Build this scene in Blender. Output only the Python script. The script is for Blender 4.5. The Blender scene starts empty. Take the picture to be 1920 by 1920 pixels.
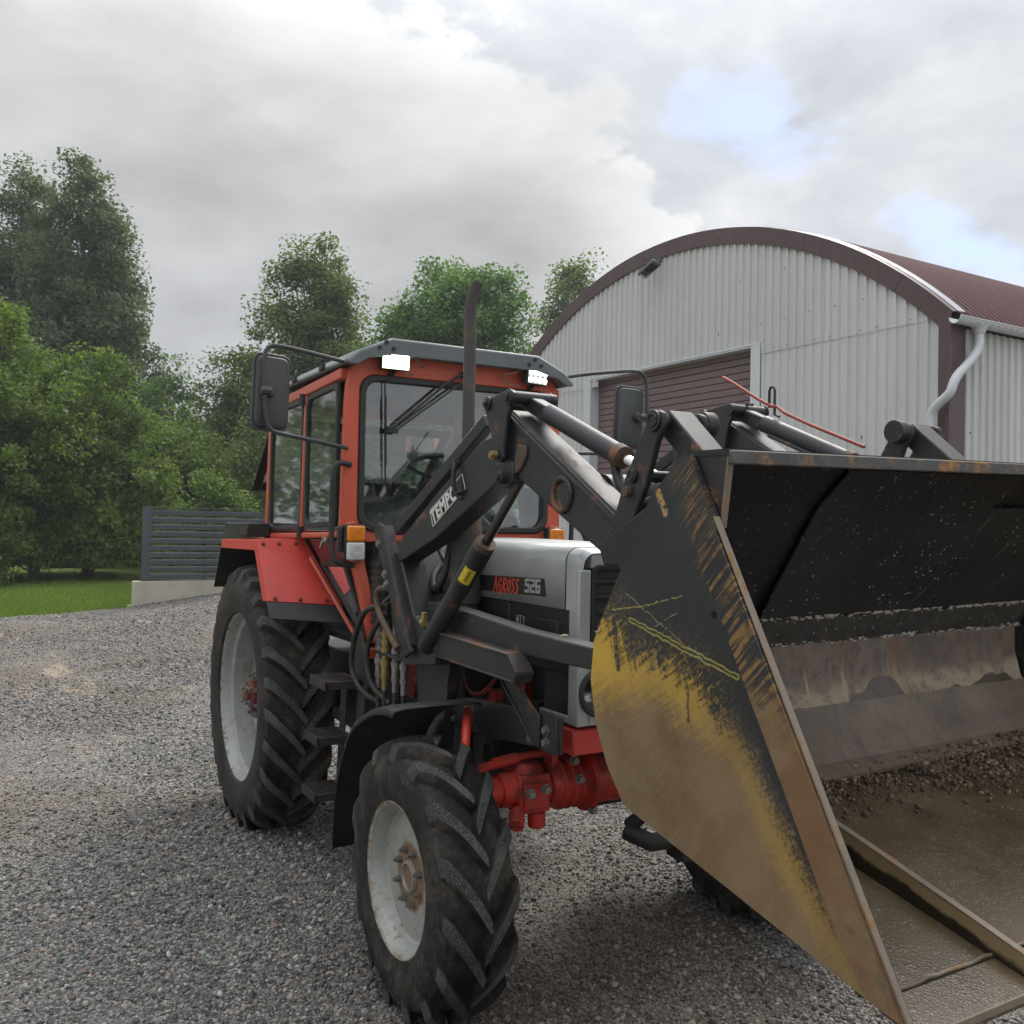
import bpy, bmesh, math, random
import numpy as np
from mathutils import Vector, Matrix
R = math.radians
PI = math.pi
scene = bpy.context.scene
COL = scene.collection
rng = np.random.default_rng(7)
random.seed(7)

# ------------------------------------------------------------------ camera
CAMP = Vector((5.691, -2.1768, 1.7978))
YAW, PIT, ROL = 0.51353, 0.014357, 0.018211
fw = Vector((-math.cos(YAW) * math.cos(PIT), math.sin(YAW) * math.cos(PIT), math.sin(PIT)))
rt = Vector((math.sin(YAW), math.cos(YAW), 0))
up = rt.cross(fw)
rx = rt * math.cos(ROL) + up * math.sin(ROL)
ux = -rt * math.sin(ROL) + up * math.cos(ROL)
cam_d = bpy.data.cameras.new('camera')
cam = bpy.data.objects.new('camera', cam_d)
COL.objects.link(cam)
mw = Matrix.Identity(4)
for i in range(3):
    mw[i][0] = rx[i]; mw[i][1] = ux[i]; mw[i][2] = -fw[i]; mw[i][3] = CAMP[i]
cam.matrix_world = mw
cam_d.sensor_width = 36
cam_d.lens = 1749.9 / 1920 * 36
cam_d.clip_end = 2000
cam_d.clip_start = 0.05
scene.camera = cam

# ------------------------------------------------------------------ view
scene.view_settings.view_transform = 'Standard'
scene.view_settings.look = 'None'
scene.view_settings.exposure = 1.06
scene.view_settings.gamma = 1.0
scene.view_settings.use_curve_mapping = False
scene.cycles.max_bounces = 8
scene.cycles.transparent_max_bounces = 16
scene.cycles.use_adaptive_sampling = True
scene.cycles.adaptive_threshold = 0.02
scene.cycles.use_denoising = True

# ------------------------------------------------------------------ node helpers
class NT:
    def __init__(s, nt):
        s.nt = nt
        s.nt.nodes.clear()
    def n(s, typ, props=None, **inp):
        nd = s.nt.nodes.new('ShaderNode' + typ)
        for k, v in (props or {}).items():
            setattr(nd, k, v)
        for k, v in inp.items():
            k2 = k.replace('_', ' ')
            if k2.startswith('i') and k2[1:].isdigit():
                sk = nd.inputs[int(k2[1:])]
            else:
                sk = nd.inputs[k2]
            if isinstance(v, bpy.types.NodeSocket):
                s.nt.links.new(v, sk)
            else:
                if isinstance(v, (tuple, list)) and len(v) == 3 and sk.type == 'RGBA':
                    v = (*v, 1)
                sk.default_value = v
        return nd
    def math(s, op, a, b=0.0, c=None, clamp=False):
        kw = dict(i0=a, i1=b)
        if c is not None: kw['i2'] = c
        return s.n('Math', dict(operation=op, use_clamp=clamp), **kw).outputs[0]
    def vmath(s, op, a, b=(0, 0, 0), out=0):
        return s.n('VectorMath', dict(operation=op), i0=a, i1=b).outputs[out]
    def noise(s, vec, scale, detail=4, rough=.55, dist=0.0):
        return s.n('TexNoise', None, Vector=vec, Scale=scale, Detail=detail, Roughness=rough, Distortion=dist).outputs[0]
    def ramp(s, f, *stops):
        nd = s.n('ValToRGB', None, Fac=f)
        el = nd.color_ramp.elements
        while len(el) < len(stops): el.new(0.5)
        for e, (p, c) in zip(el, stops):
            e.position = p
            e.color = (c, c, c, 1) if isinstance(c, (int, float)) else (*c, 1)
        return nd.outputs[0]
    def step(s, f, lo, hi):
        return s.n('MapRange', dict(interpolation_type='SMOOTHSTEP'), Value=f, i1=lo, i2=hi, i3=0.0, i4=1.0).outputs[0]
    def mix(s, f, a, b, mode='MIX'):
        nd = s.nt.nodes.new('ShaderNodeMix')
        nd.data_type = 'RGBA'; nd.blend_type = mode
        for sk, v in ((nd.inputs[0], f), (nd.inputs[6], a), (nd.inputs[7], b)):
            if isinstance(v, bpy.types.NodeSocket): s.nt.links.new(v, sk)
            else:
                if isinstance(v, (tuple, list)) and len(v) == 3: v = (*v, 1)
                sk.default_value = v
        return nd.outputs[2]
    def mixf(s, f, a, b):
        nd = s.nt.nodes.new('ShaderNodeMix'); nd.data_type = 'FLOAT'
        for sk, v in ((nd.inputs[0], f), (nd.inputs[2], a), (nd.inputs[3], b)):
            if isinstance(v, bpy.types.NodeSocket): s.nt.links.new(v, sk)
            else: sk.default_value = v
        return nd.outputs[0]
    def bump(s, h, strength=.2, dist=.01, normal=None):
        kw = dict(Height=h, Strength=strength, Distance=dist)
        if normal is not None: kw['Normal'] = normal
        return s.n('Bump', None, **kw).outputs[0]
    def obj(s): return s.n('TexCoord').outputs['Object']
    def pos(s): return s.n('NewGeometry').outputs['Position']
    def out(s, shader): s.n('OutputMaterial', None, Surface=shader)
    def bsdf(s, **kw):
        b = s.n('BsdfPrincipled', None, **kw)
        s.out(b.outputs[0])
        return b

def new_mat(name):
    m = bpy.data.materials.new(name)
    m.use_nodes = True
    return m, NT(m.node_tree)

# ------------------------------------------------------------------ world
SUN_DIR = Vector((-0.50, 0.62, 0.95)).normalized()
elev = math.asin(SUN_DIR.z)
azim = math.atan2(SUN_DIR.x, SUN_DIR.y)
world = bpy.data.worlds.new('World')
scene.world = world
world.use_nodes = True
w = NT(world.node_tree)
sky = w.n('TexSky', dict(sky_type='NISHITA', sun_disc=False, sun_elevation=elev, sun_rotation=azim))
dirv = w.vmath('NORMALIZE', w.n('TexCoord').outputs['Generated'])
sx = w.n('SeparateXYZ', None, Vector=dirv)
zc = w.math('ADD', w.math('MAXIMUM', sx.outputs[2], 0.0), 0.25)
qx = w.math('DIVIDE', sx.outputs[0], zc)
qy = w.math('DIVIDE', sx.outputs[1], zc)
q = w.n('CombineXYZ', None, X=qx, Y=qy, Z=0.0).outputs[0]
zn = w.math('ADD', w.math('MAXIMUM', sx.outputs[2], 0.0), 0.75)
qn = w.vmath('MULTIPLY', w.n('CombineXYZ', None, X=w.math('DIVIDE', sx.outputs[0], zn), Y=w.math('DIVIDE', sx.outputs[1], zn), Z=w.math('MULTIPLY', sx.outputs[2], 1.1)).outputs[0], (2.0, 2.0, 2.0))
nA = w.noise(qn, 1.3, 8, .52, .1)
nB = w.noise(w.vmath('ADD', qn, (5.2, 1.3, 0)), 3.0, 10, .56, .2)
nC = w.noise(w.vmath('ADD', w.vmath('MULTIPLY', qn, (1.0, 1.0, 1.9)), (2.1, 7.7, 0)), 1.9, 7, .52, .15)
# s > 0 : inside the thick grey bank, s < 0 : the thinner bright cloud with blue gaps
over = w.math('MAXIMUM', w.math('SUBTRACT', qy, 0.8), 0.0)
s0 = w.math('SUBTRACT', w.math('SUBTRACT', w.math('MULTIPLY', qx, -1.0), 1.12), w.math('MULTIPLY', over, 0.80))
nD = w.noise(w.vmath('ADD', qn, (1.7, 4.4, 2.0)), 7.5, 8, .6, .1)
s1 = w.math('ADD', s0, w.math('MULTIPLY', w.math('SUBTRACT', nB, 0.5), 0.55))
s1 = w.math('ADD', s1, w.math('MULTIPLY', w.math('SUBTRACT', nD, 0.5), 0.22))
bank = w.ramp(w.math('MULTIPLY_ADD', s1, 0.5, 0.5), (0.47, (.86, .87, .89)), (0.495, (.97, .97, .97)), (0.54, (.90, .90, .905)), (0.63, (.73, .735, .74)), (0.72, (.62, .625, .63)), (1.0, (.58, .59, .61)))
tex = w.ramp(w.math('ADD', w.math('MULTIPLY', nC, .7), w.math('MULTIPLY', nB, .3)), (0.34, .74), (0.50, 1.0), (0.66, 1.24))
bank = w.mix(1.0, bank, tex, 'MULTIPLY')
thin = w.ramp(w.math('ADD', w.math('MULTIPLY', nB, .65), w.math('MULTIPLY', nD, .35)), (0.34, (.62, .65, .70)), (0.50, (.76, .79, .84)), (0.66, (.93, .94, .96)))
inside = w.step(s1, -0.03, 0.02)
cloud = w.mix(inside, thin, bank)
# gaps of blue
def blob(cx, cy, rx_, ry_):
    d = w.vmath('MULTIPLY', w.vmath('SUBTRACT', q, (cx, cy, 0)), (1 / rx_, 1 / ry_, 0))
    return w.math('SUBTRACT', 1.0, w.vmath('LENGTH', d, out=1), clamp=True)
gap = w.math('ADD', blob(-1.04, .98, .17, .26), blob(-1.06, 1.52, .14, .30))
gap = w.math('MULTIPLY', w.step(w.math('ADD', w.math('MULTIPLY', gap, .55), w.math('ADD', w.math('MULTIPLY', nB, .7), w.math('MULTIPLY', nD, .5))), .77, 1.06), w.math('SUBTRACT', 1.0, inside))
blue = w.mix(1.0, sky.outputs[0], (1.35, 1.2, 1.12), 'MULTIPLY')
blue = w.mix(0.55, blue, (.85, 1.9, 4.6))
c10 = w.mix(1.0, cloud, (4.6, 4.6, 4.6), 'MULTIPLY')
col = w.mix(w.math('MULTIPLY', gap, .9), c10, blue)
# an overcast sky grows brighter towards the zenith
zen = w.math('MULTIPLY_ADD', w.math('MAXIMUM', w.math('SUBTRACT', sx.outputs[2], 0.42), 0.0), 2.6, 1.0)
col = w.mix(1.0, col, w.n('CombineXYZ', None, X=zen, Y=zen, Z=zen).outputs[0], 'MULTIPLY')
bg = w.n('Background', None, Color=col, Strength=0.1)
w.n('OutputWorld', None, Surface=bg.outputs[0])

sun_d = bpy.data.lights.new('sun', 'SUN')
sun_d.energy = 1.5
sun_d.angle = R(28)
sun_d.color = (1.0, .96, .90)
sun = bpy.data.objects.new('sun', sun_d)
COL.objects.link(sun)
sun.rotation_euler = SUN_DIR.to_track_quat('Z', 'Y').to_euler()

# ------------------------------------------------------------------ object helpers
def link(o, parent=None, **props):
    COL.objects.link(o)
    if parent is not None:
        o.parent = parent
    for k, v in props.items():
        o[k] = v
    return o

def empty(name, loc=(0, 0, 0), parent=None, rot=(0, 0, 0), **props):
    o = bpy.data.objects.new(name, None)
    o.location = loc
    o.rotation_euler = rot
    o.empty_display_size = .1
    return link(o, parent, **props)

def frame_to(a, b):
    a = Vector(a); b = Vector(b)
    z = (b - a).normalized()
    h = Vector((0, 0, 1)) if abs(z.z) < .9 else Vector((1, 0, 0))
    x = h.cross(z).normalized()
    return x, z.cross(x), z

class MB:
    def __init__(s):
        s.v = []; s.f = []; s.mi = []
    def add(s, vs, fs, mi=0):
        o = len(s.v)
        s.v += [tuple(p) for p in vs]
        s.f += [tuple(i + o for i in f) for f in fs]
        s.mi += [mi] * len(fs)
        return s
    def box(s, x0, x1, y0, y1, z0, z1, mi=0):
        vs = [(x, y, z) for x in (x0, x1) for y in (y0, y1) for z in (z0, z1)]
        return s.add(vs, [(0, 1, 3, 2), (4, 6, 7, 5), (0, 4, 5, 1), (2, 3, 7, 6), (0, 2, 6, 4), (1, 5, 7, 3)], mi)
    def bar(s, a, b, w, h, mi=0, upv=None):
        a = Vector(a); b = Vector(b)
        x, y, z = frame_to(a, b)
        if upv is not None:
            y = Vector(upv); y = (y - z * y.dot(z)).normalized(); x = y.cross(z)
        vs = []
        for p in (a, b):
            for i, j in ((-1, -1), (1, -1), (1, 1), (-1, 1)):
                vs.append(p + x * i * w / 2 + y * j * h / 2)
        return s.add(vs, [(0, 1, 2, 3), (7, 6, 5, 4), (0, 4, 5, 1), (1, 5, 6, 2), (2, 6, 7, 3), (3, 7, 4, 0)], mi)
    def cyl(s, a, b, r0, r1=None, n=16, mi=0, caps=True):
        r1 = r0 if r1 is None else r1
        a = Vector(a); b = Vector(b)
        x, y, z = frame_to(a, b)
        vs = []
        for p, r in ((a, r0), (b, r1)):
            for i in range(n):
                t = 2 * PI * i / n
                vs.append(p + x * r * math.cos(t) + y * r * math.sin(t))
        fs = [(i, (i + 1) % n, n + (i + 1) % n, n + i) for i in range(n)]
        if caps: fs += [tuple(range(n))[::-1], tuple(range(n, 2 * n))]
        return s.add(vs, fs, mi)
    def tube(s, pts, r, n=8, mi=0, smooth=0):
        pts = [Vector(p) for p in pts]
        for _ in range(smooth):
            q_ = [pts[0]]
            for a, b in zip(pts[:-1], pts[1:]):
                q_ += [a * .75 + b * .25, a * .25 + b * .75]
            q_.append(pts[-1]); pts = q_
        vs = []; prev = None
        for i, p in enumerate(pts):
            d = (pts[min(i + 1, len(pts) - 1)] - pts[max(i - 1, 0)]).normalized()
            if prev is None:
                x, y, _ = frame_to((0, 0, 0), d)
            else:
                x = (prev - d * prev.dot(d)).normalized(); y = d.cross(x)
            prev = x
            rr = r[i] if isinstance(r, (list, tuple)) else r
            for k in range(n):
                t = 2 * PI * k / n
                vs.append(p + x * rr * math.cos(t) + y * rr * math.sin(t))
        fs = []
        for i in range(len(pts) - 1):
            for k in range(n):
                fs.append((i * n + k, i * n + (k + 1) % n, (i + 1) * n + (k + 1) % n, (i + 1) * n + k))
        fs += [tuple(range(n))[::-1], tuple(range((len(pts) - 1) * n, len(pts) * n))]
        return s.add(vs, fs, mi)
    def prism(s, poly, y0, y1, mi=0):
        n = len(poly)
        vs = [(x, y0, z) for x, z in poly] + [(x, y1, z) for x, z in poly]
        fs = [tuple(range(n)), tuple(range(n, 2 * n))[::-1]] + [(i, n + i, n + (i + 1) % n, (i + 1) % n) for i in range(n)]
        return s.add(vs, fs, mi)
    def prismx(s, poly, x0, x1, mi=0):
        n = len(poly)
        vs = [(x0, y, z) for y, z in poly] + [(x1, y, z) for y, z in poly]
        fs = [tuple(range(n)), tuple(range(n, 2 * n))[::-1]] + [(i, n + i, n + (i + 1) % n, (i + 1) % n) for i in range(n)]
        return s.add(vs, fs, mi)
    def ringx(s, outer, inner, x0, x1, mi=0):
        n = len(outer)
        vs = []
        for x in (x0, x1):
            vs += [(x, y, z) for y, z in outer] + [(x, y, z) for y, z in inner]
        fs = []
        for i in range(n):
            j = (i + 1) % n
            fs += [(i, j, n + j, n + i), (2 * n + i, 3 * n + i, 3 * n + j, 2 * n + j), (i, 2 * n + i, 2 * n + j, j), (n + i, n + j, 3 * n + j, 3 * n + i)]
        return s.add(vs, fs, mi)
    def lathe(s, prof, n=48, mi=0):            # prof: (y, r), axis Y through the origin
        vs = []; k = len(prof)
        for i in range(n):
            t = 2 * PI * i / n
            vs += [(r * math.cos(t), y, r * math.sin(t)) for y, r in prof]
        fs = []
        for i in range(n):
            j = (i + 1) % n
            for m in range(k - 1):
                fs.append((i * k + m, j * k + m, j * k + m + 1, i * k + m + 1))
        return s.add(vs, fs, mi)
    def strip(s, prof, th, y0, y1, mi=0):      # bent sheet: profile in XZ, thickness to the left of travel
        P = [Vector((a, b)) for a, b in prof]; off = []
        for i, p in enumerate(P):
            d = Vector((0, 0))
            if i > 0: d += (P[i] - P[i - 1]).normalized()
            if i < len(P) - 1: d += (P[i + 1] - P[i]).normalized()
            d.normalize()
            off.append((p.x - d.y * th, p.y + d.x * th))
        m = len(P)
        vs = []
        for y in (y0, y1):
            vs += [(p.x, y, p.y) for p in P] + [(a, y, b) for a, b in off]
        fs = []
        for i in range(m - 1):
            fs += [(i, i + 1, 2 * m + i + 1, 2 * m + i), (m + i, 3 * m + i, 3 * m + i + 1, m + i + 1),
                   (i, m + i, m + i + 1, i + 1), (2 * m + i, 2 * m + i + 1, 3 * m + i + 1, 3 * m + i)]
        fs += [(0, 2 * m, 3 * m, m), (m - 1, 2 * m - 1, 4 * m - 1, 3 * m - 1)]
        return s.add(vs, fs, mi)
    def build(s, name, mats, parent=None, off=(0, 0, 0), bevel=0, seg=1, sharp=35, flip=False, **props):
        me = bpy.data.meshes.new(name)
        vs = s.v
        if flip: vs = [(x, -y, z) for x, y, z in vs]
        me.from_pydata(vs, [], s.f)
        if not isinstance(mats, (list, tuple)): mats = [mats]
        for m in mats: me.materials.append(m)
        if len(mats) > 1: me.polygons.foreach_set('material_index', s.mi)
        bm = bmesh.new(); bm.from_mesh(me)
        bmesh.ops.recalc_face_normals(bm, faces=bm.faces)
        bm.to_mesh(me); bm.free()
        if sharp:
            me.shade_smooth()
            me.set_sharp_from_angle(angle=R(sharp))
        o = bpy.data.objects.new(name, me)
        o.location = off
        if bevel:
            b = o.modifiers.new('bevel', 'BEVEL')
            b.width = bevel; b.segments = seg; b.limit_method = 'ANGLE'; b.angle_limit = R(40)
            b.use_clamp_overlap = True
        return link(o, parent, **props)

def np_mesh(name, verts, faces, mat, parent=None, attrs=None, smooth=False, **props):
    me = bpy.data.meshes.new(name)
    verts = np.asarray(verts, np.float32); faces = np.asarray(faces, np.int32)
    nf, k = faces.shape
    me.vertices.add(len(verts)); me.vertices.foreach_set('co', verts.ravel())
    me.loops.add(nf * k); me.loops.foreach_set('vertex_index', faces.ravel())
    me.polygons.add(nf)
    me.polygons.foreach_set('loop_start', np.arange(0, nf * k, k, dtype=np.int32))
    me.polygons.foreach_set('loop_total', np.full(nf, k, dtype=np.int32))
    for nm, (dom, arr) in (attrs or {}).items():
        a = me.attributes.new(nm, 'FLOAT', dom)
        a.data.foreach_set('value', np.asarray(arr, np.float32))
    me.update(calc_edges=True)
    me.validate()
    me.materials.append(mat)
    if smooth: me.shade_smooth()
    return link(bpy.data.objects.new(name, me), parent, **props)

def rrect(y0, y1, z0, z1, r, n=5):
    pts = []
    for cy, cz, a0 in ((y1 - r, z1 - r, 0), (y0 + r, z1 - r, 90), (y0 + r, z0 + r, 180), (y1 - r, z0 + r, 270)):
        for i in range(n + 1):
            a = R(a0 + 90 * i / n)
            pts.append((cy + r * math.cos(a), cz + r * math.sin(a)))
    return pts

# ------------------------------------------------------------------ materials
def paint(name, col, rough=.45, dust=(.17, .145, .11), damt=.3, rust=0.0, rcol=(.17, .065, .025), var=.12, metal=0.0, spec=.5, speck=0.0, bump=.06, dscale=2.2, coat=0.0):
    m, t = new_mat(name)
    o = t.obj()
    n1 = t.noise(o, dscale, 8, .62)
    n2 = t.noise(t.vmath('ADD', o, (3.7, 1.1, 9.0)), 9, 8, .65)
    n3 = t.noise(o, 70, 3, .6)
    c = t.mix(t.ramp(n2, (.3, 0.0), (.7, 1.0)), tuple(x * (1 - var) for x in col), tuple(min(1, x * (1 + var)) for x in col))
    nz = t.n('SeparateXYZ', None, Vector=t.n('NewGeometry').outputs['Normal']).outputs[2]
    upf = t.step(nz, .15, .95)
    df = t.math('ADD', t.step(t.math('MULTIPLY_ADD', n3, .25, n1), .52, .92), t.math('MULTIPLY', upf, .45))
    df = t.math('MULTIPLY', df, damt, clamp=True)
    c = t.mix(df, c, dust)
    ro = t.mixf(df, rough, .85)
    if speck > 0:
        vo = t.n('TexVoronoi', dict(feature='F1'), Vector=o, Scale=85.0)
        sp = t.math('MULTIPLY', t.step(t.math('MULTIPLY', vo.outputs['Distance'], -1.0), -.24, -.12), t.step(n2, .55, .68))
        c = t.mix(t.math('MULTIPLY', sp, speck), c, (.42, .40, .36))
    if rust > 0:
        rf = t.math('MULTIPLY', t.step(t.math('MULTIPLY_ADD', n3, .3, n2), .76 - .12 * rust, .84), min(1, rust + .3))
        c = t.mix(rf, c, t.mix(n3, rcol, tuple(x * 1.9 for x in rcol)))
        ro = t.mixf(rf, ro, .9)
    nb = t.bump(t.math('MULTIPLY_ADD', n3, .6, n2), bump, .01)
    t.bsdf(Base_Color=c, Roughness=ro, Metallic=metal, Normal=nb, Coat_Weight=coat, Coat_Roughness=.15)
    return m

M = {}
M['black'] = paint('black loader paint', (.0135, .015, .0185), .47, damt=.10, rust=.15, speck=.45, spec=.4)
M['blackdusty'] = paint('dusty black paint', (.014, .015, .017), .5, damt=.24, rust=.32, speck=.6, dust=(.11, .09, .07))
M['satin'] = paint('satin black plastic', (.012, .0125, .014), .5, damt=.12)
M['rubberseal'] = paint('rubber seal', (.018, .02, .02), .6, damt=.18)
M['red'] = paint('red paint', (.62, .042, .028), .42, damt=.24, var=.06, coat=.15)
M['cabred'] = paint('faded orange red paint', (.56, .085, .038), .45, damt=.34, var=.07, dust=(.33, .20, .14), coat=.1)
M['maroon'] = paint('maroon paint', (.12, .018, .018), .35, damt=.15)
M['axlered'] = paint('oily red axle paint', (.52, .030, .016), .36, damt=.85, rust=.5, dust=(.07, .018, .012), bump=.3, rcol=(.05, .03, .02), dscale=5)
M['darkred'] = paint('grimy red paint', (.16, .016, .012), .5, damt=.5, dust=(.03, .022, .016), rust=.3)
M['silver'] = paint('silver hood paint', (.46, .475, .47), .36, damt=.22, var=.05, metal=.25, dust=(.30, .27, .22))
M['roofgrey'] = paint('grey cab roof paint', (.105, .125, .13), .42, damt=.25)
M['engine'] = paint('grimy engine', (.012, .011, .011), .6, damt=.35, dust=(.035, .028, .02), rust=.15)
M['ruststeel'] = paint('rusted steel', (.085, .055, .035), .7, damt=.3, rust=.9, rcol=(.16, .06, .022), bump=.25)
M['exhaust'] = paint('heat stained exhaust steel', (.058, .055, .052), .75, damt=.3, dust=(.09, .075, .06), rust=.22, bump=.3)
M['steel'] = paint('dull zinc steel', (.30, .29, .27), .42, damt=.5, metal=.75, rust=.35, dust=(.07, .06, .05))
M['chrome'] = paint('chromed rod', (.62, .62, .63), .12, damt=.05, metal=1.0)
M['brass'] = paint('yellow zinc steel', (.36, .27, .10), .45, damt=.5, metal=.7, dust=(.07, .06, .04))
M['rod'] = paint('oily dark rod', (.10, .095, .09), .22, damt=.1, metal=.9)
M['hose'] = paint('black hose', (.014, .014, .015), .5, damt=.25)
M['redrod'] = paint('faded red rod', (.33, .05, .035), .55, damt=.3)
M['sticker_yellow'] = paint('yellow sticker', (.70, .55, .03), .45, damt=.12)
M['lettering_white'] = paint('white lettering', (.66, .66, .62), .5, damt=.1)
M['lettering_red'] = paint('red lettering', (.75, .07, .03), .45, damt=.05)
M['lettering_grey'] = paint('grey lettering', (.42, .43, .42), .5, damt=.08)
M['decal'] = paint('black decal', (.012, .013, .014), .4, damt=.06)
M['seat'] = paint('seat cloth', (.03, .033, .035), .9, damt=.1)
M['weldgrey'] = paint('worn bright steel', (.34, .33, .31), .45, damt=.3, metal=.6, rust=.25)
M['edge'] = paint('worn ochre steel edge', (.30, .21, .10), .55, damt=.3, metal=.2, rust=.4, rcol=(.25, .12, .04))

def simple(name, col, rough=.5, **kw):
    m, t = new_mat(name)
    t.bsdf(Base_Color=(*col, 1), Roughness=rough, **kw)
    return m

def glass(name, tint, refl=.06, dusty=.14, fk=1.4):
    m, t = new_mat(name)
    fr = t.n('Fresnel', None, IOR=1.5).outputs[0]
    o = t.obj()
    dirt = t.math('MULTIPLY', t.step(t.noise(o, 3.0, 6, .6), .45, .85), dusty)
    tr = t.n('BsdfTransparent', None, Color=(*tint, 1))
    gl = t.n('BsdfGlossy', None, Color=(1, 1, 1, 1), Roughness=.03)
    df = t.n('BsdfDiffuse', None, Color=(.30, .35, .32, 1))
    a = t.n('MixShader', None, Fac=t.math('ADD', t.math('MULTIPLY', fr, fk), refl, clamp=True))
    t.nt.links.new(tr.outputs[0], a.inputs[1]); t.nt.links.new(gl.outputs[0], a.inputs[2])
    b = t.n('MixShader', None, Fac=dirt)
    t.nt.links.new(a.outputs[0], b.inputs[1]); t.nt.links.new(df.outputs[0], b.inputs[2])
    t.out(b.outputs[0])
    return m
M['glass'] = glass('green tinted glass', (.72, .88, .82), .01, .10, .35)
M['windscreen'] = glass('dusty windscreen', (.78, .92, .87), .12, .5)
M['sideglass'] = glass('side glass', (.46, .56, .52), .05)
M['clearglass'] = glass('clear lamp glass', (.92, .95, .95), .08)
M['mirrorback'] = paint('dusty mirror housing', (.045, .048, .05), .55, damt=.3, dust=(.12, .11, .10))
M['amber'] = simple('amber lens', (.75, .22, .01), .22, Transmission_Weight=.0, Coat_Weight=.6)
M['whitelens'] = simple('white lens', (.60, .60, .56), .25, Coat_Weight=.6)
M['reflector'] = simple('lamp reflector', (.75, .76, .78), .12, Metallic=1.0)
m_, t_ = new_mat('lit led')
t_.out(t_.n('Emission', None, Color=(.90, 1.0, .88, 1), Strength=30.0).outputs[0]); M['led_bright'] = m_
m_, t_ = new_mat('lit led seen from the side')
t_.out(t_.n('Emission', None, Color=(.93, 1.0, .93, 1), Strength=5.0).outputs[0]); M['led'] = m_

m_, t_ = new_mat('glaring lamp face')
t_.out(t_.n('Emission', None, Color=(.80, 1.0, .55, 1), Strength=1.7).outputs[0]); M['lit_lens'] = m_
M['steptread'] = paint('grimy step', (.018, .016, .015), .7, damt=.3, dust=(.07, .055, .042), rust=.35, rcol=(.10, .042, .018), bump=.3)
M['rimrust'] = paint('chipped black rim', (.028, .026, .025), .55, damt=.4, dust=(.13, .10, .075), rust=.75, rcol=(.14, .055, .022))

def tyre_mats():
    m, t = new_mat('tyre rubber')
    o = t.obj()
    n1 = t.noise(o, 5, 8, .62); n2 = t.noise(o, 40, 4, .6); n3 = t.noise(o, 14, 6, .6)
    c = t.mix(t.step(n3, .35, .75), (.008, .0082, .009), (.019, .019, .02))
    df = t.math('MULTIPLY', t.step(t.math('MULTIPLY_ADD', n2, .35, n1), .58, .88), .7)
    c = t.mix(df, c, t.mix(n2, (.05, .042, .032), (.12, .096, .07)))
    t.bsdf(Base_Color=c, Roughness=t.mixf(df, .62, .9), Specular_IOR_Level=.3, Normal=t.bump(t.math('MULTIPLY_ADD', n2, .5, n3), .35, .008))
    m2, t = new_mat('gritty lug rubber')
    o = t.obj()
    v = t.n('TexVoronoi', dict(feature='F1'), Vector=o, Scale=330.0)
    rnd = t.n('SeparateColor', None, Color=v.outputs['Color']).outputs[0]
    n1 = t.noise(o, 7, 4, .6)
    thr = t.math('MULTIPLY_ADD', n1, -1.2, 1.02)
    sp = t.math('MULTIPLY', t.step(t.math('SUBTRACT', rnd, thr), -.05, .05), t.step(t.math('MULTIPLY', v.outputs['Distance'], -1.0), -.55, -.3))
    c = t.mix(sp, t.mix(t.step(n1, .4, .7), (.018, .018, .019), (.06, .059, .057)), t.mix(rnd, (.05, .049, .047), (.20, .195, .18)))
    t.bsdf(Base_Color=c, Roughness=.75, Normal=t.bump(v.outputs['Distance'], .5, .004))
    return [m, m2]
TYRE = tyre_mats()

def rim_mat(name, ro, disc=(.36, .37, .36), hub=None):
    m, t = new_mat(name)
    o = t.obj()
    sp = t.n('SeparateXYZ', None, Vector=o)
    r = t.math('SQRT', t.math('ADD', t.math('POWER', sp.outputs[0], 2.0), t.math('POWER', sp.outputs[2], 2.0)))
    n1 = t.noise(o, 6, 8, .62); n2 = t.noise(o, 28, 6, .65); n3 = t.noise(o, 110, 2, .5)
    c = t.mix(t.step(n1, .3, .75), tuple(x * .85 for x in disc), tuple(x * 1.1 for x in disc))
    rf = t.step(t.math('ADD', t.math('MULTIPLY', r, 1 / ro), t.math('MULTIPLY', t.math('SUBTRACT', n2, .5), .22)), .955, 1.0)
    if hub:
        h1 = t.step(t.math('ADD', t.math('MULTIPLY', r, -1.0), t.math('MULTIPLY', t.math('SUBTRACT', n2, .5), .05)), -hub, -hub + .02)
        rf = t.math('MAXIMUM', rf, h1)
    spot = t.step(t.math('MULTIPLY_ADD', n3, .45, n2), .88, .94)
    rf = t.math('MAXIMUM', rf, t.math('MULTIPLY', spot, .9))
    rc = t.mix(n2, (.085, .04, .018), (.30, .16, .06))
    c = t.mix(t.math('MULTIPLY', rf, .9), c, rc)
    dirt = t.math('MULTIPLY', t.step(t.math('MULTIPLY_ADD', n2, .35, n1), .58, .92), .7)
    c = t.mix(dirt, c, (.15, .125, .09))
    c = t.mix(t.math('MULTIPLY', t.step(n3, .60, .74), .3), c, (.10, .085, .07))
    t.bsdf(Base_Color=c, Roughness=t.mixf(rf, .4, .85), Metallic=.15, Normal=t.bump(n2, .08, .01))
    return m
M['rimR'] = rim_mat('rear rim paint', .512)
M['rimF'] = rim_mat('front rim paint', .283, (.36, .37, .34), .135)
# SECTION_TRACTOR
# ================================================================== TRACTOR
tractor = empty('tractor', (0, 0, 0), label='red and grey farm tractor with a black front loader and raised scraped bucket', category='tractor')
T = tractor

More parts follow.
